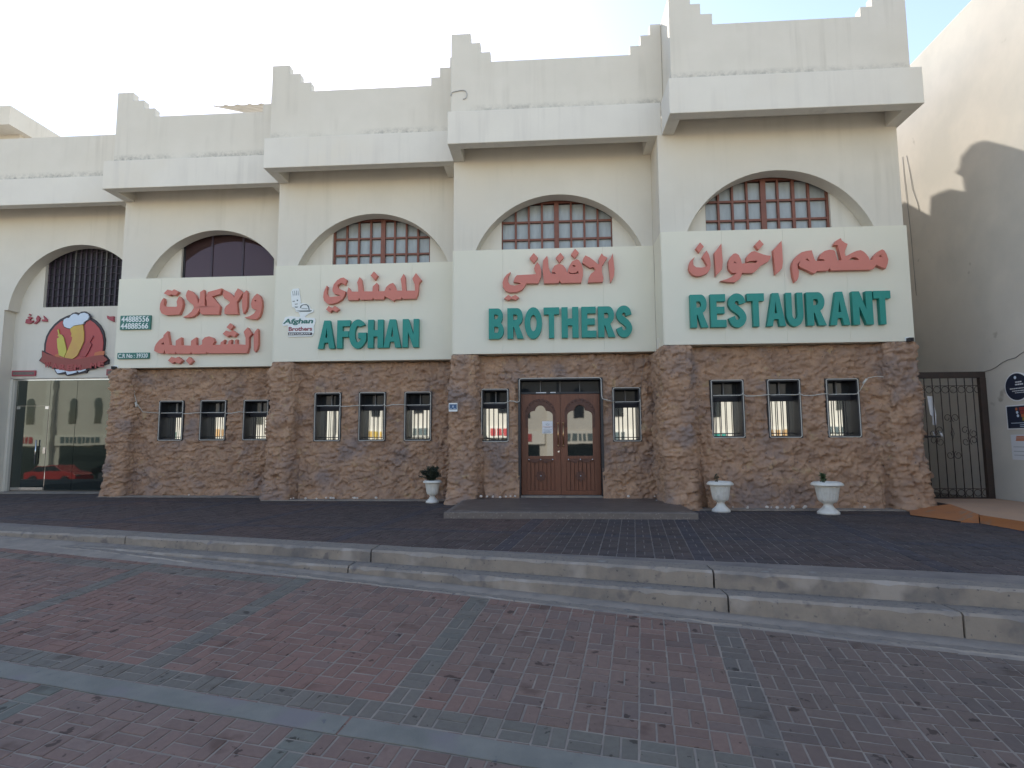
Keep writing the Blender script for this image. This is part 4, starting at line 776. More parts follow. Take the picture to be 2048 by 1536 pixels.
LOGO['lg_backplate'] = (0.05, [[(-13.547,3.705),(-13.556,3.916),(-13.517,4.128),(-13.433,4.299),(-13.306,4.457),(-13.15,4.587),(-12.962,4.677),(-12.867,4.702),(-12.815,4.747),(-12.72,4.772),(-12.635,4.744),(-12.555,4.782),(-12.458,4.787),(-12.372,4.739),(-12.309,4.624),(-12.166,4.542),(-12.019,4.407),(-11.911,4.233),(-11.856,4.021),(-11.854,3.784),(-11.884,3.627),(-11.813,3.587),(-11.71,3.468),(-11.717,3.363),(-11.93,3.301),(-12.116,3.225),(-12.278,3.201),(-12.314,3.123),(-12.45,3.112),(-12.652,3.075),(-12.856,3.052),(-12.928,3.105),(-13.12,3.094),(-13.18,3.16),(-13.227,3.24),(-13.455,3.335),(-13.673,3.469),(-13.599,3.574),(-13.612,3.745)]])
LOGO['lg_red_disc'] = (0.065, [[(-13.484,3.701),(-13.487,3.913),(-13.453,4.098),(-13.375,4.256),(-13.261,4.4),(-13.131,4.51),(-12.943,4.593),(-12.753,4.643),(-12.532,4.639),(-12.334,4.568),(-12.161,4.459),(-12.014,4.311),(-11.919,4.125),(-11.878,3.914),(-11.889,3.678),(-12.259,3.5),(-12.668,3.466),(-13.083,3.511)]])
LOGO['lg_white_edge'] = (0.075, [[(-13.176,3.223),(-13.1,3.117),(-13.018,3.129),(-12.91,3.154),(-12.87,3.167),(-12.822,3.075),(-12.58,3.13),(-12.557,3.189),(-12.498,3.136),(-12.324,3.186),(-12.304,3.283),(-12.506,3.24),(-12.917,3.246)]])
LOGO['lg_ribbon'] = (0.085, [[(-13.57,3.713),(-13.42,3.645),(-13.208,3.576),(-12.928,3.506),(-12.651,3.476),(-12.38,3.512),(-12.111,3.573),(-11.868,3.596),(-11.709,3.463),(-11.904,3.322),(-12.158,3.261),(-12.426,3.199),(-12.765,3.164),(-13.044,3.22),(-13.326,3.315),(-13.612,3.45),(-13.552,3.568)]])
LOGO['lg_sausage'] = (0.09, [[(-12.925,3.532),(-12.833,3.767),(-12.752,3.976),(-12.739,4.081),(-12.782,4.108),(-12.766,4.174),(-12.799,4.241),(-12.819,4.334),(-12.713,4.385),(-12.468,4.42),(-12.425,4.208),(-12.408,3.97),(-12.478,3.788),(-12.572,3.579),(-12.689,3.496)]])
LOGO['lg_yellow_bottle'] = (0.09, [[(-13.081,3.6),(-13.14,3.824),(-13.171,4.049),(-13.105,4.094),(-13.162,4.121),(-13.138,4.161),(-13.174,4.274),(-13.149,4.313),(-13.11,4.167),(-13.04,4.152),(-13.024,4.112),(-12.987,4.079),(-12.905,3.82),(-12.876,3.702),(-12.94,3.545)]])
LOGO['lg_red_bottle'] = (0.088, [[(-12.476,3.552),(-12.495,3.631),(-12.447,3.722),(-12.362,3.865),(-12.286,3.956),(-12.174,4.118),(-12.158,4.085),(-12.237,3.942),(-12.184,3.875),(-12.266,3.68),(-12.339,3.55)]])
LOGO['lg_hat'] = (0.1, [[(-12.979,4.374),(-13.021,4.468),(-13.007,4.56),(-12.927,4.605),(-12.858,4.604),(-12.808,4.676),(-12.728,4.715),(-12.644,4.7),(-12.607,4.659),(-12.549,4.718),(-12.441,4.742),(-12.342,4.7),(-12.302,4.627),(-12.331,4.548),(-12.436,4.484),(-12.453,4.431),(-12.705,4.396),(-12.81,4.318),(-12.893,4.333)]])
LOGO['af_backplate'] = (0.025, [[(-5.937,4.545),(-5.951,4.713),(-5.902,4.771),(-5.767,4.785),(-5.743,4.692),(-5.727,4.583),(-5.706,4.465),(-5.722,4.424),(-5.655,4.439),(-5.553,4.412),(-5.492,4.352),(-5.474,4.293),(-5.398,4.275),(-5.413,4.217),(-5.521,4.178),(-5.595,4.121),(-5.577,4.096),(-5.375,4.084),(-5.348,4.017),(-5.37,3.918),(-5.386,3.885),(-5.374,3.769),(-5.397,3.695),(-5.43,3.655),(-5.974,3.655),(-5.996,3.921),(-6.109,3.906),(-6.128,3.957),(-6.066,4.114),(-5.931,4.136),(-5.728,4.107),(-5.713,4.14),(-5.749,4.216),(-5.825,4.242),(-5.818,4.284),(-5.853,4.326),(-5.905,4.344)]])
LOGO['af_cloche'] = (0.03, [[(-5.721,4.322),(-5.709,4.372),(-5.652,4.404),(-5.568,4.407),(-5.516,4.368),(-5.492,4.276),(-5.513,4.268),(-5.532,4.343),(-5.567,4.386),(-5.643,4.387),(-5.684,4.363),(-5.695,4.322)],[(-5.815,4.262),(-5.429,4.262),(-5.478,4.23),(-5.714,4.235)],[(-5.682,4.309),(-5.539,4.306),(-5.547,4.295),(-5.682,4.298)]])
LOGO['af_head'] = (0.03, [[(-5.848,4.354),(-5.819,4.358),(-5.785,4.353),(-5.76,4.356),(-5.784,4.332),(-5.826,4.331)],[(-5.846,4.417),(-5.779,4.424),(-5.782,4.411),(-5.841,4.404)],[(-5.803,4.516),(-5.773,4.515),(-5.774,4.486),(-5.799,4.484)],[(-5.899,4.485),(-5.848,4.492),(-5.846,4.475),(-5.898,4.47)],[(-5.911,4.719),(-5.905,4.719),(-5.884,4.618),(-5.893,4.618)],[(-5.864,4.727),(-5.858,4.727),(-5.842,4.617),(-5.851,4.618)],[(-5.822,4.73),(-5.815,4.73),(-5.803,4.616),(-5.812,4.617)],[(-5.78,4.725),(-5.775,4.725),(-5.764,4.616),(-5.771,4.616)]])
LOGO['af_bar'] = (0.03, [[(-5.98,3.758),(-5.43,3.749),(-5.409,3.721),(-5.428,3.687),(-5.977,3.692)]])

SIGL = {4: 'long pale sign board reading RESTAURANT in green capitals under red Arabic letters', 3: 'pale sign board above the doors reading BROTHERS in green under red Arabic letters', 2: 'pale sign board reading AFGHAN in green capitals with a small cook logo beside', 1: 'pale sign board with two lines of red Arabic and small green phone number boards'}
SIGN = {}
for b in (1, 2, 3, 4):
    ys, x0, x1 = YS[b], XL[b], XL[b+1]
    s = thing('sign_board', ((x0+x1)/2, ys, ZSB), SIGL[b], 'sign', 'sign boards along the restaurant front'); SIGN[b] = s
    e = x1+.02 if b == 4 else x1-.004
    np_ = 4
    seams = [x0+.012+(e-x0-.012)*k/np_ for k in range(np_+1)]
    for p, q in zip(seams, seams[1:]):
        d = random.uniform(0, .0012)
        MB().box(p+.0012, q-.0012, ys+d, ys+.055, ZSB, ZST).build('cladding_panel', SIGNB, s)
    MB().box(x0+.002, e-.002, ys+.056, ys+.345, ZSB+.004, ZST-.003).build('board_frame', SIGNB, s)
    MB().box(x0-.004, x0+.011, ys+.001, ys+(.73 if b > 1 else .9), ZSB, ZST-.001).build('side_panel', SIGNB, s)
    if b in WORDS:
        z0, z1 = WZ[b]
        for ch, a, c in WORDS[b]:
            loops = [[(a+p[0]*(c-a), z0+p[1]*(z1-z0)) for p in lp] for lp in LET[ch]]
            MB().prism(loops, ys-.10, ys-.0005).build('letter_'+ch.lower(), GREEN, s, bevel=.003)
for nm, (b, pcs) in ARABIC.items():
    ys = YS[b]-.0005 if b else YS[0]+.05+.331
    t = .10 if b else .05; par = SIGN.get(b)
    if b == 0:
        par = thing('small_arabic_sign', (-13.5, ys, 4.6), 'small dark red raised Arabic letters on the left shop wall', 'sign')
    for pc in pcs:
        MB().prism([list(map(tuple, lp)) for lp in pc], ys-t, ys-.0005).build('arabic_letter', RED if b else REDS, par, bevel=.003 if b else 0)
def board(par, nm, x0, x1, z0, z1, y, m, t=.05): return MB().box(x0, x1, y-t, y-.0005, z0, z1).build(nm, m, par, bevel=.003)
ys = YS[1]
ph = board(SIGN[1], 'phone_number_board', -10.581, -9.80, 4.038, 4.388, ys, GREEND)
add_text(MB(), '44888556', -10.55, -9.84, 4.225, 4.37, ys-.053, ys-.0505, .015).build('phone_number_text', WHITE, ph)
add_text(MB(), '44888566', -10.56, -9.85, 4.055, 4.20, ys-.053, ys-.0505, .015).build('phone_number_text', WHITE, ph)
crb = board(SIGN[1], 'registration_board', -10.60, -9.795, 3.313, 3.462, ys, GREEND)
add_text(MB(), 'C.R No : 39320', -10.575, -9.82, 3.335, 3.44, ys-.053, ys-.0505, .012).build('registration_text', WHITE, crb)
# cook logo on the AFGHAN board
ys = YS[2]
lg = MB()
def logo_part(nm, part, par, m, base, t0=.0):
    t, polys = LOGO[nm]; mb = MB()
    for p in polys: mb.prism([list(map(tuple, p))], base-t, base-t0)
    return mb.build(part, m, par)
bp = logo_part('af_backplate', 'cook_logo', SIGN[2], WHITE, ys, .0005); bp.modifiers.new('bevel', 'BEVEL').width = .004
logo_part('af_cloche', 'serving_dome', bp, GREYP, ys, .0255); logo_part('af_head', 'cook_face', bp, GREYP, ys, .0255)
logo_part('af_bar', 'black_bar', bp, LBLK, ys, .0255)
add_text(MB(), 'Afghan', -6.108, -5.40, 3.925, 4.075, ys-.030, ys-.0255, .035, .15).build('logo_text', TEAL, bp)
add_text(MB(), 'Brothers', -5.97, -5.42, 3.788, 3.885, ys-.030, ys-.0255, .03).build('logo_text', MAROON, bp)
add_text(MB(), 'RESTAURANT', -5.955, -5.45, 3.703, 3.738, ys-.034, ys-.0305, .02).build('logo_text', WHITE, bp)
# round logo sign of the left shop
yb = YS[0]+.38
RL = thing('round_logo_sign', (-12.6, yb, 3.0), 'round red shop logo with a white cook hat, yellow sausage and a red ribbon', 'logo sign')
o = logo_part('lg_backplate', 'logo_backplate', RL, LBLK, yb, .0005)
logo_part('lg_red_disc', 'red_disc', RL, LRED, yb, .0505); logo_part('lg_white_edge', 'white_edge', RL, LWHT, yb, .0505)
for nm_ in ('lg_sausage', 'lg_yellow_bottle', 'lg_red_bottle', 'lg_hat'):
    t_, ps_ = LOGO[nm_]; c_ = (sum(p[0] for p in ps_[0])/len(ps_[0]), sum(p[1] for p in ps_[0])/len(ps_[0]))
    q_ = [(c_[0]+(p[0]-c_[0])*1.10+math.copysign(.012, p[0]-c_[0]), c_[1]+(p[1]-c_[1])*1.05) for p in ps_[0]]
    MB().prism([q_], yb-.0655, yb-.0652).build('dark_outline', LBLK if nm_ == 'lg_hat' else MAROON, RL)
MB().prism([[(-13.22, 3.62), (-12.98, 3.70), (-12.80, 3.74), (-12.80, 3.52), (-13.2, 3.50)]], yb-.0651, yb-.0649).build('flame_patch', PORA, RL)
MB().prism([[(-12.15, 3.44), (-12.10, 3.66), (-11.95, 3.70), (-11.82, 3.70), (-11.86, 3.50)]], yb-.0651, yb-.0649).build('flame_patch', PORA, RL)
logo_part('lg_ribbon', 'ribbon', RL, LRIB, yb, .0655); logo_part('lg_sausage', 'sausage_shape', RL, LYEL, yb, .0655)
logo_part('lg_yellow_bottle', 'yellow_bottle', RL, LYEL2, yb, .0655); logo_part('lg_red_bottle', 'red_bottle', RL, LRIB2, yb, .0655); logo_part('lg_hat', 'cook_hat', RL, LWHT, yb, .0655)
for k, ch in enumerate('WAREM ME'):
    if ch == ' ': continue
    xx = -13.47+k*.215; zz = 3.33-.10*math.sin(math.pi*(k+.5)/8)
    add_text(MB(), ch, xx, xx+.17, zz-.04, zz+.11, yb-.095, yb-.0855, .03).build('ribbon_letter', LRIB2, RL)
for (a, c, z0, z1, lab) in ((-14.424, -13.76, 3.06, 3.21, 'small red phone plate left of the round logo'), (-11.76, -11.3, 3.05, 3.215, 'small red plate right of the round logo')):
    s = thing('red_plate', ((a+c)/2, yb, z0), lab, 'plate'); MB().box(a, c, yb-.04, yb-.0005, z0, z1).build('plate', REDS, s)
    MB().box(a+.03, c-.03, yb-.043, yb-.0405, z0+.035, z1-.035).build('plate_print', MARBLE_E, s)

# ---------------------------------------------------------------- light ropes round the windows
ROPEL = {1: 'thin pale light rope looping the three windows of the leftmost rock bay', 2: 'thin pale light rope looping the three windows under the AFGHAN board', 3: 'thin pale light rope framing the doorway and its two side windows', 4: 'thin pale light rope looping the three windows behind the two right urns'}
def rrect(x0, x1, z0, z1, y, r=.03):
    p = []
    for (cx, cz, a0) in ((x1-r, z1-r, 0), (x0+r, z1-r, 90), (x0+r, z0+r, 180), (x1-r, z0+r, 270)):
        for k in range(5): a = R(a0+90*k/4); p.append((cx+r*math.cos(a)+random.uniform(-.003, .003), y+random.uniform(-.004, .004), cz+r*math.sin(a)+random.uniform(-.003, .003)))
    return p
for b in GW:
    z0, z1 = GZ[b]; y = YS[b]+.155
    s = thing('light_rope', ((XL[b]+XL[b+1])/2, y, z0), ROPEL[b], 'light rope', 'light ropes on the rock wall')
    for k, (a, c) in enumerate(GW[b]):
        MB().tube(rrect(a-.008, c+.008, z0-.008, z1+.008, y, .035), .0085, 6, True).build('rope_loop', ROPE, s, smooth=True)
        zt = z1-.285
        MB().tube([(a+.03, y+.01, zt+.0), (a+(c-a)*.4, y+.012, zt+.004), (c-.06, y+.012, zt+.002), (c-.01, y+.01, zt+.012), (c+.004, y, zt+.05)], .0085, 6).build('rope_bar', ROPE, s, smooth=True)
        if b != 3 and k < 2:
            n = GW[b][k+1][0]; q = [(c+.004, y-.01, zt+.02), (c+.05, y-.055, zt-.02), (c+(n-c)*.45, y-.085, zt+(-.02 if k else -.02)+(.03 if b == 2 and k else 0)), (c+(n-c)*.8, y-.075, zt+(.01 if k else -.005)), (n+.0, y-.03, zt+.005), (n+.03, y, zt+.002)]
            MB().tube(q, .0085, 6).build('rope_link', ROPE, s, smooth=True)
    if b == 3:
        yy = YS[3]+.115
        MB().tube([(-.672, yy, 2.13), (-.672, yy, 2.53), (-.655, yy, 2.562), (-.62, yy, 2.575), (.98, yy, 2.575), (1.01, yy, 2.56), (1.03, yy, 2.53), (1.035, yy, 2.2), (1.05, yy-.02, 2.13), (1.12, yy-.07, 2.105), (1.29, y-.02, 2.07)], .0095, 6).build('rope_loop', ROPE, s, smooth=True)
        MB().tube([(-.92, y, 2.07), (-.88, y-.05, 2.105), (-.80, y-.07, 2.10), (-.72, yy-.06, 2.07), (-.676, yy-.01, 2.09), (-.672, yy, 2.13)], .0085, 6).build('rope_link', ROPE, s, smooth=True)
    if b == 1:
        MB().tube([(-10.42, YS[1]+.04, 3.06), (-10.34, YS[1]+.04, 2.90), (-10.22, YS[1]+.05, 2.70), (-10.16, YS[1]+.05, 2.40), (-10.10, YS[1]+.05, 2.22), (-9.95, YS[1]+.07, 2.02), (-9.58, y, 1.99)], .007, 6).build('rope_lead', ROPE, s, smooth=True)
        MB().tube([(-10.13, YS[1]+.04, 2.25), (-10.09, YS[1]+.035, 2.14)], .022, 8).build('rope_plug', ROPE, s, smooth=True)
    if b == 4:
        MB().tube([(5.79, y, 2.16), (5.80, y-.06, 2.21), (5.86, y-.09, 2.33), (5.93, y-.10, 2.42), (6.06, y-.16, 2.44), (6.15, YS[4]-.05, 2.42)], .007, 6).build('rope_lead', ROPE, s, smooth=True)
        MB().tube([(5.84, y-.075, 2.31), (5.905, y-.085, 2.40)], .02, 8).build('rope_plug', ROPE, s, smooth=True)
    if b == 3:
        MB().tube([(1.82, y, 2.12), (1.84, y-.05, 2.4), (1.88, y-.07, 2.7), (1.93, YS[3]+.04, 2.95)], .004, 5).build('rope_lead', GRAYCAB, s, smooth=True)

# ---------------------------------------------------------------- small fixtures
for (x, z, ys, lab) in ((6.66, 3.115, YS[4], 'small dark security camera at the lower right corner of the right sign board'), (-10.655, 3.10, YS[1], 'small dark security camera at the lower left corner of the leftmost sign board')):
    s = thing('security_camera', (x, ys, z), lab, 'camera', 'security cameras on the sign boards')
    MB().box(x-.06, x+.06, ys-.012, ys-.0005, z-.02, z+.055).build('mount_plate', WHITE, s)
    MB().box(x-.045, x+.045, ys-.11, ys-.013, z-.04, z+.03).build('camera_body', DARK, s, bevel=.006)
    MB().tube([(x, ys-.125, z-.005), (x, ys-.111, z-.005)], .02, 12).build('lens', BLACKIN, s)
s = thing('number_plaque', (-2.03, YS[3]-.17, 1.97), 'small blue and white number plaque on the rock pilaster left of the doors', 'plaque')
MB().box(-2.117, -1.94, YS[3]-.145, YS[3]-.12, 1.88, 2.055).build('plate', WHITE, s); MB().box(-2.105, -1.952, YS[3]-.149, YS[3]-.1455, 1.922, 2.03).build('blue_field', BLUE, s)
MB().prism([[(-2.045, 1.965), (-2.012, 1.965), (-2.020, 1.98), (-2.020, 2.002), (-2.038, 2.002), (-2.038, 1.98)]], YS[3]-.152, YS[3]-.1495).build('plaque_mark', LWHT, s)
MB().box(-2.09, -2.05, YS[3]-.152, YS[3]-.1495, 1.936, 1.944).box(-2.02, -1.97, YS[3]-.152, YS[3]-.1495, 1.936, 1.944).build('plaque_mark', LWHT, s)
s = thing('cable_loop', (-1.9, YS[3]-.44, 8.6), 'grey cable stub curling out of the parapet above the middle bay', 'cable')
y = YS[3]-.44
MB().tube([(-2.06, y, 8.56), (-2.055, y, 8.62), (-2.02, y, 8.645), (-1.95, y, 8.66), (-1.86, y, 8.675), (-1.79, y, 8.675), (-1.74, y, 8.65), (-1.72, y, 8.60), (-1.725, y, 8.53), (-1.75, y, 8.49), (-1.80, y, 8.475)], .011, 6).build('cable', mat('pale_cable', (.42, .42, .41), .6), s, smooth=True)
# hanging cables on the side wall
s = thing('hanging_cables', (8.4, 13.9, 7), 'two thin cables hanging down the sunlit side wall beside the restaurant', 'cable')
for q in ([(8.492, 14.1, 8.05), (8.492, 14.08, 7.6), (8.49, 14.05, 7.1), (8.492, 14.02, 6.7), (8.492, 13.98, 6.0), (8.492, 13.95, 4.6)], [(8.492, 13.95, 8.0), (8.492, 13.85, 7.5), (8.49, 13.80, 7.1), (8.492, 13.66, 6.7), (8.492, 13.62, 6.5)]):
    MB().tube(q, .005, 5).build('cable', GRAYCAB, s, smooth=True)

# ---------------------------------------------------------------- side building on the right, posters
SB = thing('side_building', (9.5, 12, 0), 'plain cream building whose tall side wall closes the right end of the terrace', 'building')
MB().box(8.5, 16, 7.0, 24, -.2, 10.05).build('side_wall', SIDEWALL, SB, bevel=.02)
MB().box(8.494, 8.4995, 7.0, 24, -.1, .10).build('wall_base_strip', CONC, SB)
s = thing('wall_crack_cable', (8.49, 11.8, 2.6), 'thin dark cable sagging from the gate corner up the side wall', 'cable')
MB().tube([(8.488, 12.0, 2.585), (8.488, 11.85, 2.60), (8.488, 11.7, 2.635), (8.488, 11.55, 2.70), (8.488, 11.4, 2.735), (8.488, 11.22, 2.745), (8.488, 11.1, 2.80), (8.488, 10.9, 2.86), (8.488, 10.5, 2.98)], .006, 5).build('cable', GRAYCAB, s, smooth=True)
fx = lambda u, v, w_: (w_, u, v)
s = thing('round_poster', (8.49, 11.25, 2.2), 'round navy notice with white lettering stuck on the side wall', 'poster')
cc = [(11.25+.285*math.cos(2*math.pi*k/48), 2.215+.265*math.sin(2*math.pi*k/48)) for k in range(48)]; ci = [(11.25+.265*math.cos(2*math.pi*k/48), 2.215+.245*math.sin(2*math.pi*k/48)) for k in range(48)]
MB().prism([cc], 8.488, 8.4995, f=fx).build('white_disc', PAPERW, s); MB().prism([ci], 8.485, 8.4875, f=fx).build('navy_disc', NAVY, s)
MB().sphere((8.4845, 11.27, 2.385), .03, 6, (.05, 1, 1)).build('emblem', LWHT, s)
for (c, wd, z, hh) in ((11.20, .14, 2.30, .022), (11.19, .18, 2.255, .024), (11.20, .42, 2.185, .016), (11.19, .34, 2.14, .014), (11.19, .22, 2.105, .010)):
    q = MB(); k = c-wd/2
    while k < c+wd/2: l = random.uniform(.018, .045); q.box(8.4825, 8.4848, k, min(k+l, c+wd/2), z-hh/2, z+hh/2); k += l+.010
    q.build('lettering', PAPERW, s)
s = thing('colour_poster', (8.49, 11.1, 1.65), 'landscape notice with red and yellow bands stuck under the round one', 'poster')
MB().box(8.488, 8.4995, 10.70, 11.555, 1.44, 1.885).build('white_border', PAPERW, s); MB().box(8.485, 8.4875, 10.72, 11.53, 1.46, 1.865).build('navy_field', NAVY, s)
for k, m_ in enumerate((PRED, PRED, PORA, PYEL)): MB().box(8.4825, 8.4848, 10.74, 11.24-.02*k, 1.782-k*.062, 1.838-k*.062).build('colour_band', m_, s)
for k in range(3): MB().sphere((8.4822, 11.30-.012*k, 1.81-k*.062), .027, 6, (.04, 1, 1)).build('round_icon', PORA if k == 0 else LWHT, s)
for z in (1.555, 1.52, 1.49): MB().box(8.4825, 8.4848, 10.8, 11.45 if z > 1.55 else 11.25, z-.005, z+.005).build('lettering', LWHT, s)
s = thing('white_poster', (8.49, 11.1, 1.1), 'pale sheet with an orange heading stuck lowest on the side wall', 'poster')
MB().box(8.490, 8.4995, 10.75, 11.50, .885, 1.345).build('paper_sheet', PAPER, s)
q = MB()
for z in (1.31, 1.285, 1.262, 1.24): q.box(8.4875, 8.4898, 10.8, 11.42-random.uniform(0, .06), z-.010, z+.008)
q.build('orange_heading', PORA, s)
for z in (1.12, 1.04, .97): MB().box(8.4875, 8.4898, 10.8, 11.45, z-.003, z+.003).build('printed_line', GREYP, s)

# ---------------------------------------------------------------- iron gate
GT = thing('iron_gate', (7.9, 12.03, .1), 'dark wrought iron gate with scrolls closing the passage by the side wall', 'gate')
gyy = 12.03
MB().box(6.9, 8.49, gyy-.03, gyy+.05, 2.465, 2.585).build('top_beam', IRON, GT, bevel=.004)
MB().box(8.375, 8.492, gyy-.032, gyy+.052, .09, 2.464).build('gate_post', IRON, GT, bevel=.004)
MB().box(6.95, 8.37, gyy-.02, gyy+.02, .12, .15).build('bottom_rail', IRON, GT)
bx = [7.345+.1525*k for k in range(7)]
for k, x in enumerate([7.04, 7.19]+bx): MB().tube([(x, gyy, .15), (x, gyy, 2.464)], .0095, 6).build('gate_bar', IRON, GT, smooth=True)
def ringp(cx, cz, r, a0=0, a1=360, n=16, y=gyy-.012): return [(cx+r*math.cos(R(a0+(a1-a0)*k/n)), y, cz+r*math.sin(R(a0+(a1-a0)*k/n))) for k in range(n)]
for k in range(8):
    x = 7.345+.1525*(k-.5); MB().tube(ringp(x, 2.235, .064), .006, 5, True).build('ring', IRON, GT, smooth=True); MB().tube(ringp(x, .235, .064), .006, 5, True).build('ring', IRON, GT, smooth=True)
for z in (2.312, .312): MB().box(6.95, 8.37, gyy-.012, gyy-.002, z-.006, z+.006).build('gate_rail', IRON, GT)
def scroll(cx, cz, r, sx, sz):
    p = []
    for k in range(26):
        t = k/25; a = R(-60+430*t); q = r*(1-.62*t); p.append((cx+sx*q*math.cos(a), gyy-.014, cz+sz*q*1.15*math.sin(a)))
    return p
xc = bx[3]
for (dx_, dz_, sx, sz) in ((-.075, .30, 1, 1), (.075, .30, -1, 1), (-.075, -.42, 1, -1), (.075, -.42, -1, -1), (-.235, .06, -1, 1), (.235, .06, 1, 1), (-.235, -.16, -1, -1), (.235, -.16, 1, -1), (-.36, .0, 1, -1), (.39, .0, -1, -1), (.385, -.14, -1, 1), (-.36, -.14, 1, 1)):
    MB().tube(scroll(xc+dx_, 1.38+dz_, .075, sx, sz), .0065, 5).build('scroll', IRON, GT, smooth=True)
MB().tube([(xc, gyy-.012, 1.50), (xc-.03, gyy-.012, 1.38), (xc, gyy-.012, 1.25), (xc+.03, gyy-.012, 1.38)], .006, 5, True).build('scroll', IRON, GT)
MB().box(7.31, 7.56, gyy-.045, gyy-.025, 1.30, 1.335).build('latch', DARK, GT); MB().box(7.0, 7.34, gyy-.02, gyy+.02, 1.29, 1.345).build('latch_housing', IRON, GT)
s = thing('torn_paper', (7.5, 12.1, 1.8), 'torn white paper caught behind the gate bars', 'paper')
mb = MB(); mb.prism([[(7.405, 2.12), (7.525, 2.11), (7.53, 1.9), (7.55, 1.75), (7.54, 1.55), (7.47, 1.545), (7.475, 1.72), (7.44, 1.75), (7.42, 1.95)]], gyy+.03, gyy+.034); mb.build('paper_sheet', PAPERW, s)
s = thing('torn_paper', (7.6, 12.1, 1.35), 'small torn paper scraps stuck by the gate latch', 'paper')
mb = MB(); mb.prism([[(7.46, 1.42), (7.54, 1.40), (7.53, 1.32), (7.48, 1.33)]], gyy+.03, gyy+.033); mb.prism([[(7.575, 1.42), (7.63, 1.41), (7.66, 1.30), (7.61, 1.34)]], gyy+.03, gyy+.033); mb.build('paper_sheet', PAPERW, s)
pw = thing('passage_wall', (7.6, 14.6, 0), 'dim cream wall at the back of the passage behind the iron gate', 'wall')
MB().box(6.87, 8.494, 14.6, 14.8, -.05, 4.2).build('wall', SIDEWALL, pw)

# ---------------------------------------------------------------- plant urns
def urn(loc, wd, ht, label):
    s = thing('plant_urn', loc, label, 'urn', 'white urns along the rock wall'); w2 = wd/2
    pr = [(.345*2, 0), (.345*2, .05), (.66, .075), (.60, .10), (.36, .20), (.28, .27), (.27, .31), (.34, .325), (.34, .345), (.50, .375), (.57, .42), (.62, .52), (.68, .68), (.75, .83), (.78, .87), (.98, .885), (1.0, .905), (.985, .935), (.93, .965), (.86, .985), (.80, 1.0), (.76, .99), (.72, .93), (.70, .90)]
    body = MB(); body.lathe([(r*w2, z*ht) for r, z in pr[:8]], loc, 48); body.build('urn_foot', URN, s, smooth=True)
    body = MB(); body.lathe([(r*w2, z*ht) for r, z in pr[7:15]], loc, 96, (ht*.40, ht*.80, 20)); body.build('urn_bowl', URN, s, smooth=True)
    body = MB(); body.lathe([(r*w2, z*ht) for r, z in pr[14:]], loc, 48); body.build('urn_rim', URN, s, smooth=True)
    MB().lathe([(.001, .895*ht), (.70*w2, .90*ht), (.001, .905*ht)], loc, 24).build('soil', SOIL, s)
    return s
U1, U2, U3 = (-2.50, 12.21, 0), (2.985, 10.80, 0), (4.72, 10.55, 0)
urn(U1, .40, .465, 'white urn holding a dark bushy plant left of the door pilaster')
urn(U2, .46, .535, 'white urn with a dry twig, the smaller one right of the doors')
urn(U3, .52, .545, 'large white urn with a small green sprout, rightmost of the urns')
def leaf(mb, p, d, l, wd, nrm=None):
    d = d.normalized(); s = d.cross(Vector((random.uniform(-1, 1), random.uniform(-1, 1), random.uniform(-.3, 1)))).normalized(); n = d.cross(s)
    mb.add([tuple(p), tuple(p+d*l*.5+s*wd+n*wd*.3), tuple(p+d*l), tuple(p+d*l*.5-s*wd+n*wd*.3)], [(0, 1, 2, 3)])
def bush(loc, label, n, spread, h, lm, nleaf, side=0):
    s = thing('potted_plant', loc, label, 'plant'); st_ = MB(); lf = MB()
    for k in range(n):
        a = random.uniform(0, 2*math.pi); q = random.uniform(.2, 1); tip = Vector(loc)+Vector((spread*q*math.cos(a)+side*random.uniform(-.3, 1), spread*.8*q*math.sin(a), h*random.uniform(.45, 1)*(1.1-q*.4)))
        b0 = Vector(loc)+Vector((random.uniform(-.03, .03), random.uniform(-.03, .03), 0)); m_ = (b0+tip)/2+Vector((0, 0, h*.15))
        pts = [b0.lerp(m_, t) if t < 1 else m_ for t in (0, .5, 1)]+[m_.lerp(tip, .5)+Vector((0, 0, h*.03)), tip]
        st_.tube(pts, [.005, .0045, .004, .003, .0015], 5)
        for t in range(nleaf):
            f = random.uniform(.25, 1); i = min(3, int(f*4)); p = pts[i].lerp(pts[i+1], f*4-i); d = Vector((random.uniform(-1, 1), random.uniform(-1, 1), random.uniform(-.4, .9))); leaf(lf, p, d, random.uniform(.03, .075), random.uniform(.006, .014))
    st_.build('stem', lm, s, smooth=True); lf.build('foliage', lm, s)
bush((U1[0]-.02, U1[1], .41), 'dark bushy plant filling the urn left of the door pilaster', 60, .24, .36, LEAF_D, 46, -.05)
bush((U2[0]-.06, U2[1], .48), 'nearly bare dry twig in the smaller right urn', 3, .05, .20, LEAF_D, 8)
bush((U3[0]-.06, U3[1], .50), 'small upright green sprout in the large right urn', 6, .055, .26, LEAF_G, 26)

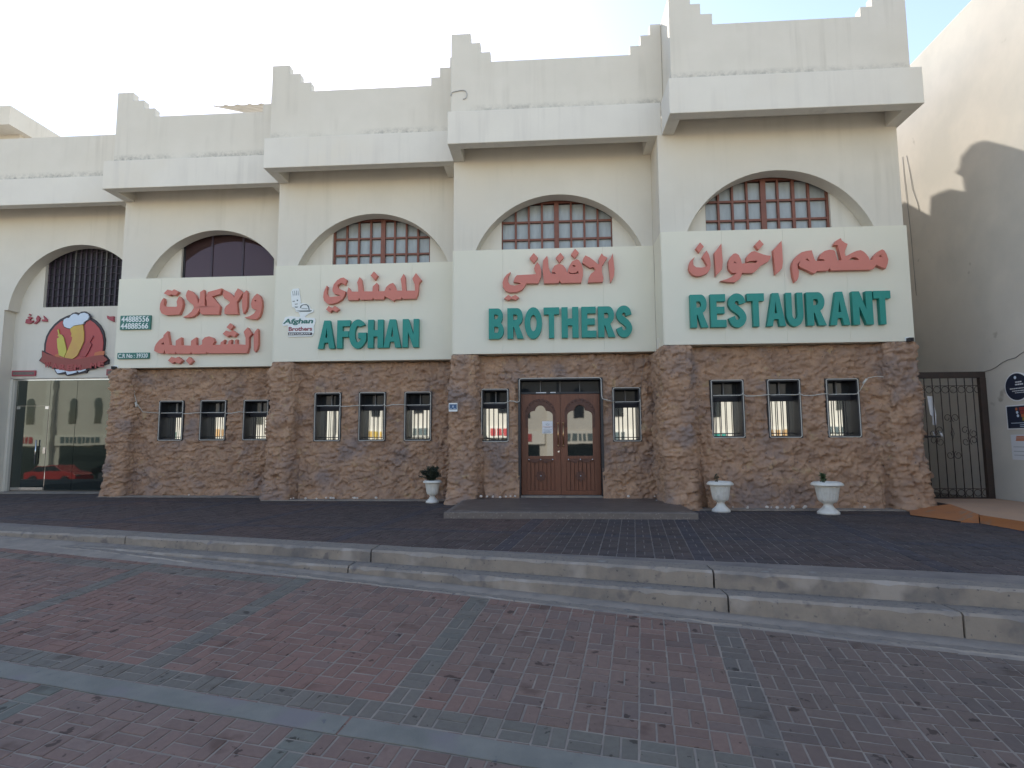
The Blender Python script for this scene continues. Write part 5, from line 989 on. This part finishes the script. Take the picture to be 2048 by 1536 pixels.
# ---------------------------------------------------------------- white flakes and scraps along the foot of the rock wall
CH = mat('white_flake', (.62, .56, .50), .8)
fl = MB()
spots_ = [(-8.6, 1), (-5.7, 2), (-5.35, 1), (-5.05, 2), (-4.75, 2), (-4.3, 3), (-3.75, 2), (-1.7, 1), (-1.35, 2), (-1.1, 3), (-.95, 3), (-.8, 2), (1.6, 1), (3.25, 2), (3.6, 2), (3.95, 3), (4.25, 4), (4.45, 3), (5.5, 1), (2.05, 1)]
for x, n in spots_:
    b = max(i for i in range(5) if XL[i] <= x)
    for k in range(n):
        p = Vector((x+random.uniform(-.12, .12), YS[b]-.16+{1: .05, 2: .0, 3: -.02, 4: -.05}[b]+random.uniform(-.02, .02), .03+random.uniform(0, .02)+(.11 if b == 3 and x > -1.75 else 0)+random.uniform(0, .02)))
        q = random.uniform(.012, .036); fl.sphere(tuple(p), q, 4, (1, .7, .8))
tag(fl.build('plaster_flakes', CH), 'small white plaster flakes scattered along the foot of the rock wall', 'flakes', kind='stuff')
for (x, y, z, lab) in ((1.98, 11.55, .12, 'crumpled white scrap on the stone step right of the doors'), (gp(11.5, 7.2)[0], gp(11.5, 7.2)[1], None, 'tiny white scrap lying on the near paving at right')):
    z = street_z(x, y)+.004 if z is None else z
    s = MB(); 
    for k in range(4): s.add([(x+random.uniform(-.03, .03), y+random.uniform(-.02, .02), z+random.uniform(0, .015)) for _ in range(3)], [(0, 1, 2)])
    o = s.build('paper_scrap', PAPERW); tag(o, lab, 'litter')
# ---------------------------------------------------------------- roofs seen over the parapets
s = thing('corrugated_awning', (-9.0, 17, 11.4), 'beige corrugated metal awning peeking over the second parapet from the left', 'awning')
mb = MB(); N2 = 70; vs = []
for k in range(N2+1):
    x = -10.3+4.4*k/N2; dz = .03*(1 if (k % 6) < 2 else 0); vs += [(x, 16.4, 11.56+dz), (x+.12, 18.2, 12.38+dz)]
mb.add(vs, [(2*k, 2*k+2, 2*k+3, 2*k+1) for k in range(N2)]); o = mb.build('roof_sheet', ROOFM, s); so_ = o.modifiers.new('solid', 'SOLIDIFY'); so_.thickness = .03
for x in (-9.8, -8, -6.4): MB().box(x-.04, x+.04, 17.2, 17.28, 7.9, 11.8).build('post', ROOFM, s)
s = thing('far_house', (-24, 22, 0), 'cream building top just showing over the far left parapet', 'building')
MB().prism([[(-40, 0), (-22.2, 0), (-22.2, 14.2), (-40, 14.2)]], 22, 30).build('wall', CREAM, s); MB().box(-40, -21.9, 21.2, 30.3, 14.2, 15.0).build('roof_slab', PLASTER, s)

# ---------------------------------------------------------------- the sunlit row across the street (seen in the window glass)
OP = thing('opposite_building', (0, -17, -2.4), 'sunlit cream shop row across the street, mirrored in the restaurant glass', 'building')
MB().box(-63, 45, -24, -17, -2.6, 6.6).build('wall', CREAM, OP)
k = 0
for x in range(-60, 44, 6):
    MB().box(x-.35, x+.35, -16.998, -16.55, -2.6, 6.9).build('pier', PLASTER, OP)
    MB().box(x+.9, x+5.1, -16.998, -16.95, -2.3, 1.05).build('shop_glass', GLASS_S, OP)
    MB().box(x+.5, x+5.5, -16.998, -16.85, 1.10, 1.98).build('fascia_board', PLASTER, OP)
    MB().box(x+1.0, x+4.9, -16.849, -16.80, 1.0, 1.6).build('fascia_lettering', (LYEL, LRED, GREEN, BRASS, BLUE)[k % 5], OP) if False else None
    q = MB(); xx = x+1.0
    while xx < x+4.6: l = random.uniform(.18, .4); q.box(xx, xx+l, -16.849, -16.81, 1.28, 1.80); xx += l+.12
    q.build('fascia_lettering', (LYEL, GREYP, LRED, GREYP, GREEN, BRASS, GREYP)[k % 7], OP)
    for dx in (1.9, 4.1):
        a = [(x+dx-.35, 2.9), (x+dx+.35, 2.9)]+[(x+dx+.35*math.cos(math.pi*t/12), 4.7+.35*math.sin(math.pi*t/12)) for t in range(13)]
        MB().prism([a], -16.998, -16.96).build('arched_window', GLASS_T, OP)
    k += 1
def car(x, y, z, rot, mbody, label):
    s = thing('parked_car', (x, y, z), label, 'car', 'cars parked across the street'); s.rotation_euler.z = rot
    ORG[s.name] = (0, 0, 0)
    pr = [(-2.2, .35), (-2.22, .75), (-2.1, .9), (-1.7, .98), (-1.1, 1.38), (.45, 1.42), (1.05, 1.0), (1.9, .86), (2.15, .7), (2.2, .35), (1.75, .32), (-1.75, .32)]
    MB().prism([pr], -.82, .82).build('body', mbody, s, bevel=.05)
    gl = [(-1.62, .99), (-1.08, 1.33), (.42, 1.37), (.95, 1.0)]; MB().prism([gl], -.835, .835).build('side_glass', GLASS_T, s)
    for xx in (-1.35, 1.35):
        for yy in (-.84, .84): MB().tube([(xx, yy-.09, .32), (xx, yy+.09, .32)], .32, 18).build('wheel', DARK, s)
    for yy in (-.6, .6): MB().box(2.16, 2.22, yy-.15, yy+.15, .6, .72).build('headlight', STEEL, s)
    return s
CAR1 = mat('red_car_paint', (.35, .03, .03), .25); CAR2 = mat('white_car_paint', (.7, .7, .7), .25); CAR3 = mat('dark_car_paint', (.05, .05, .06), .25)
for (x, m_, lab) in ((-38, CAR1, 'red car parked across the street, mirrored in the shopfront glass'), (-32, CAR3, 'black car parked across the street beside the red one'), (-11, CAR2, 'white car parked across the street'), (5, CAR3, 'black car parked alone across the street, right of the white one')):
    car(x, -13.6, street_z(x, -13.6), .05, m_, lab)
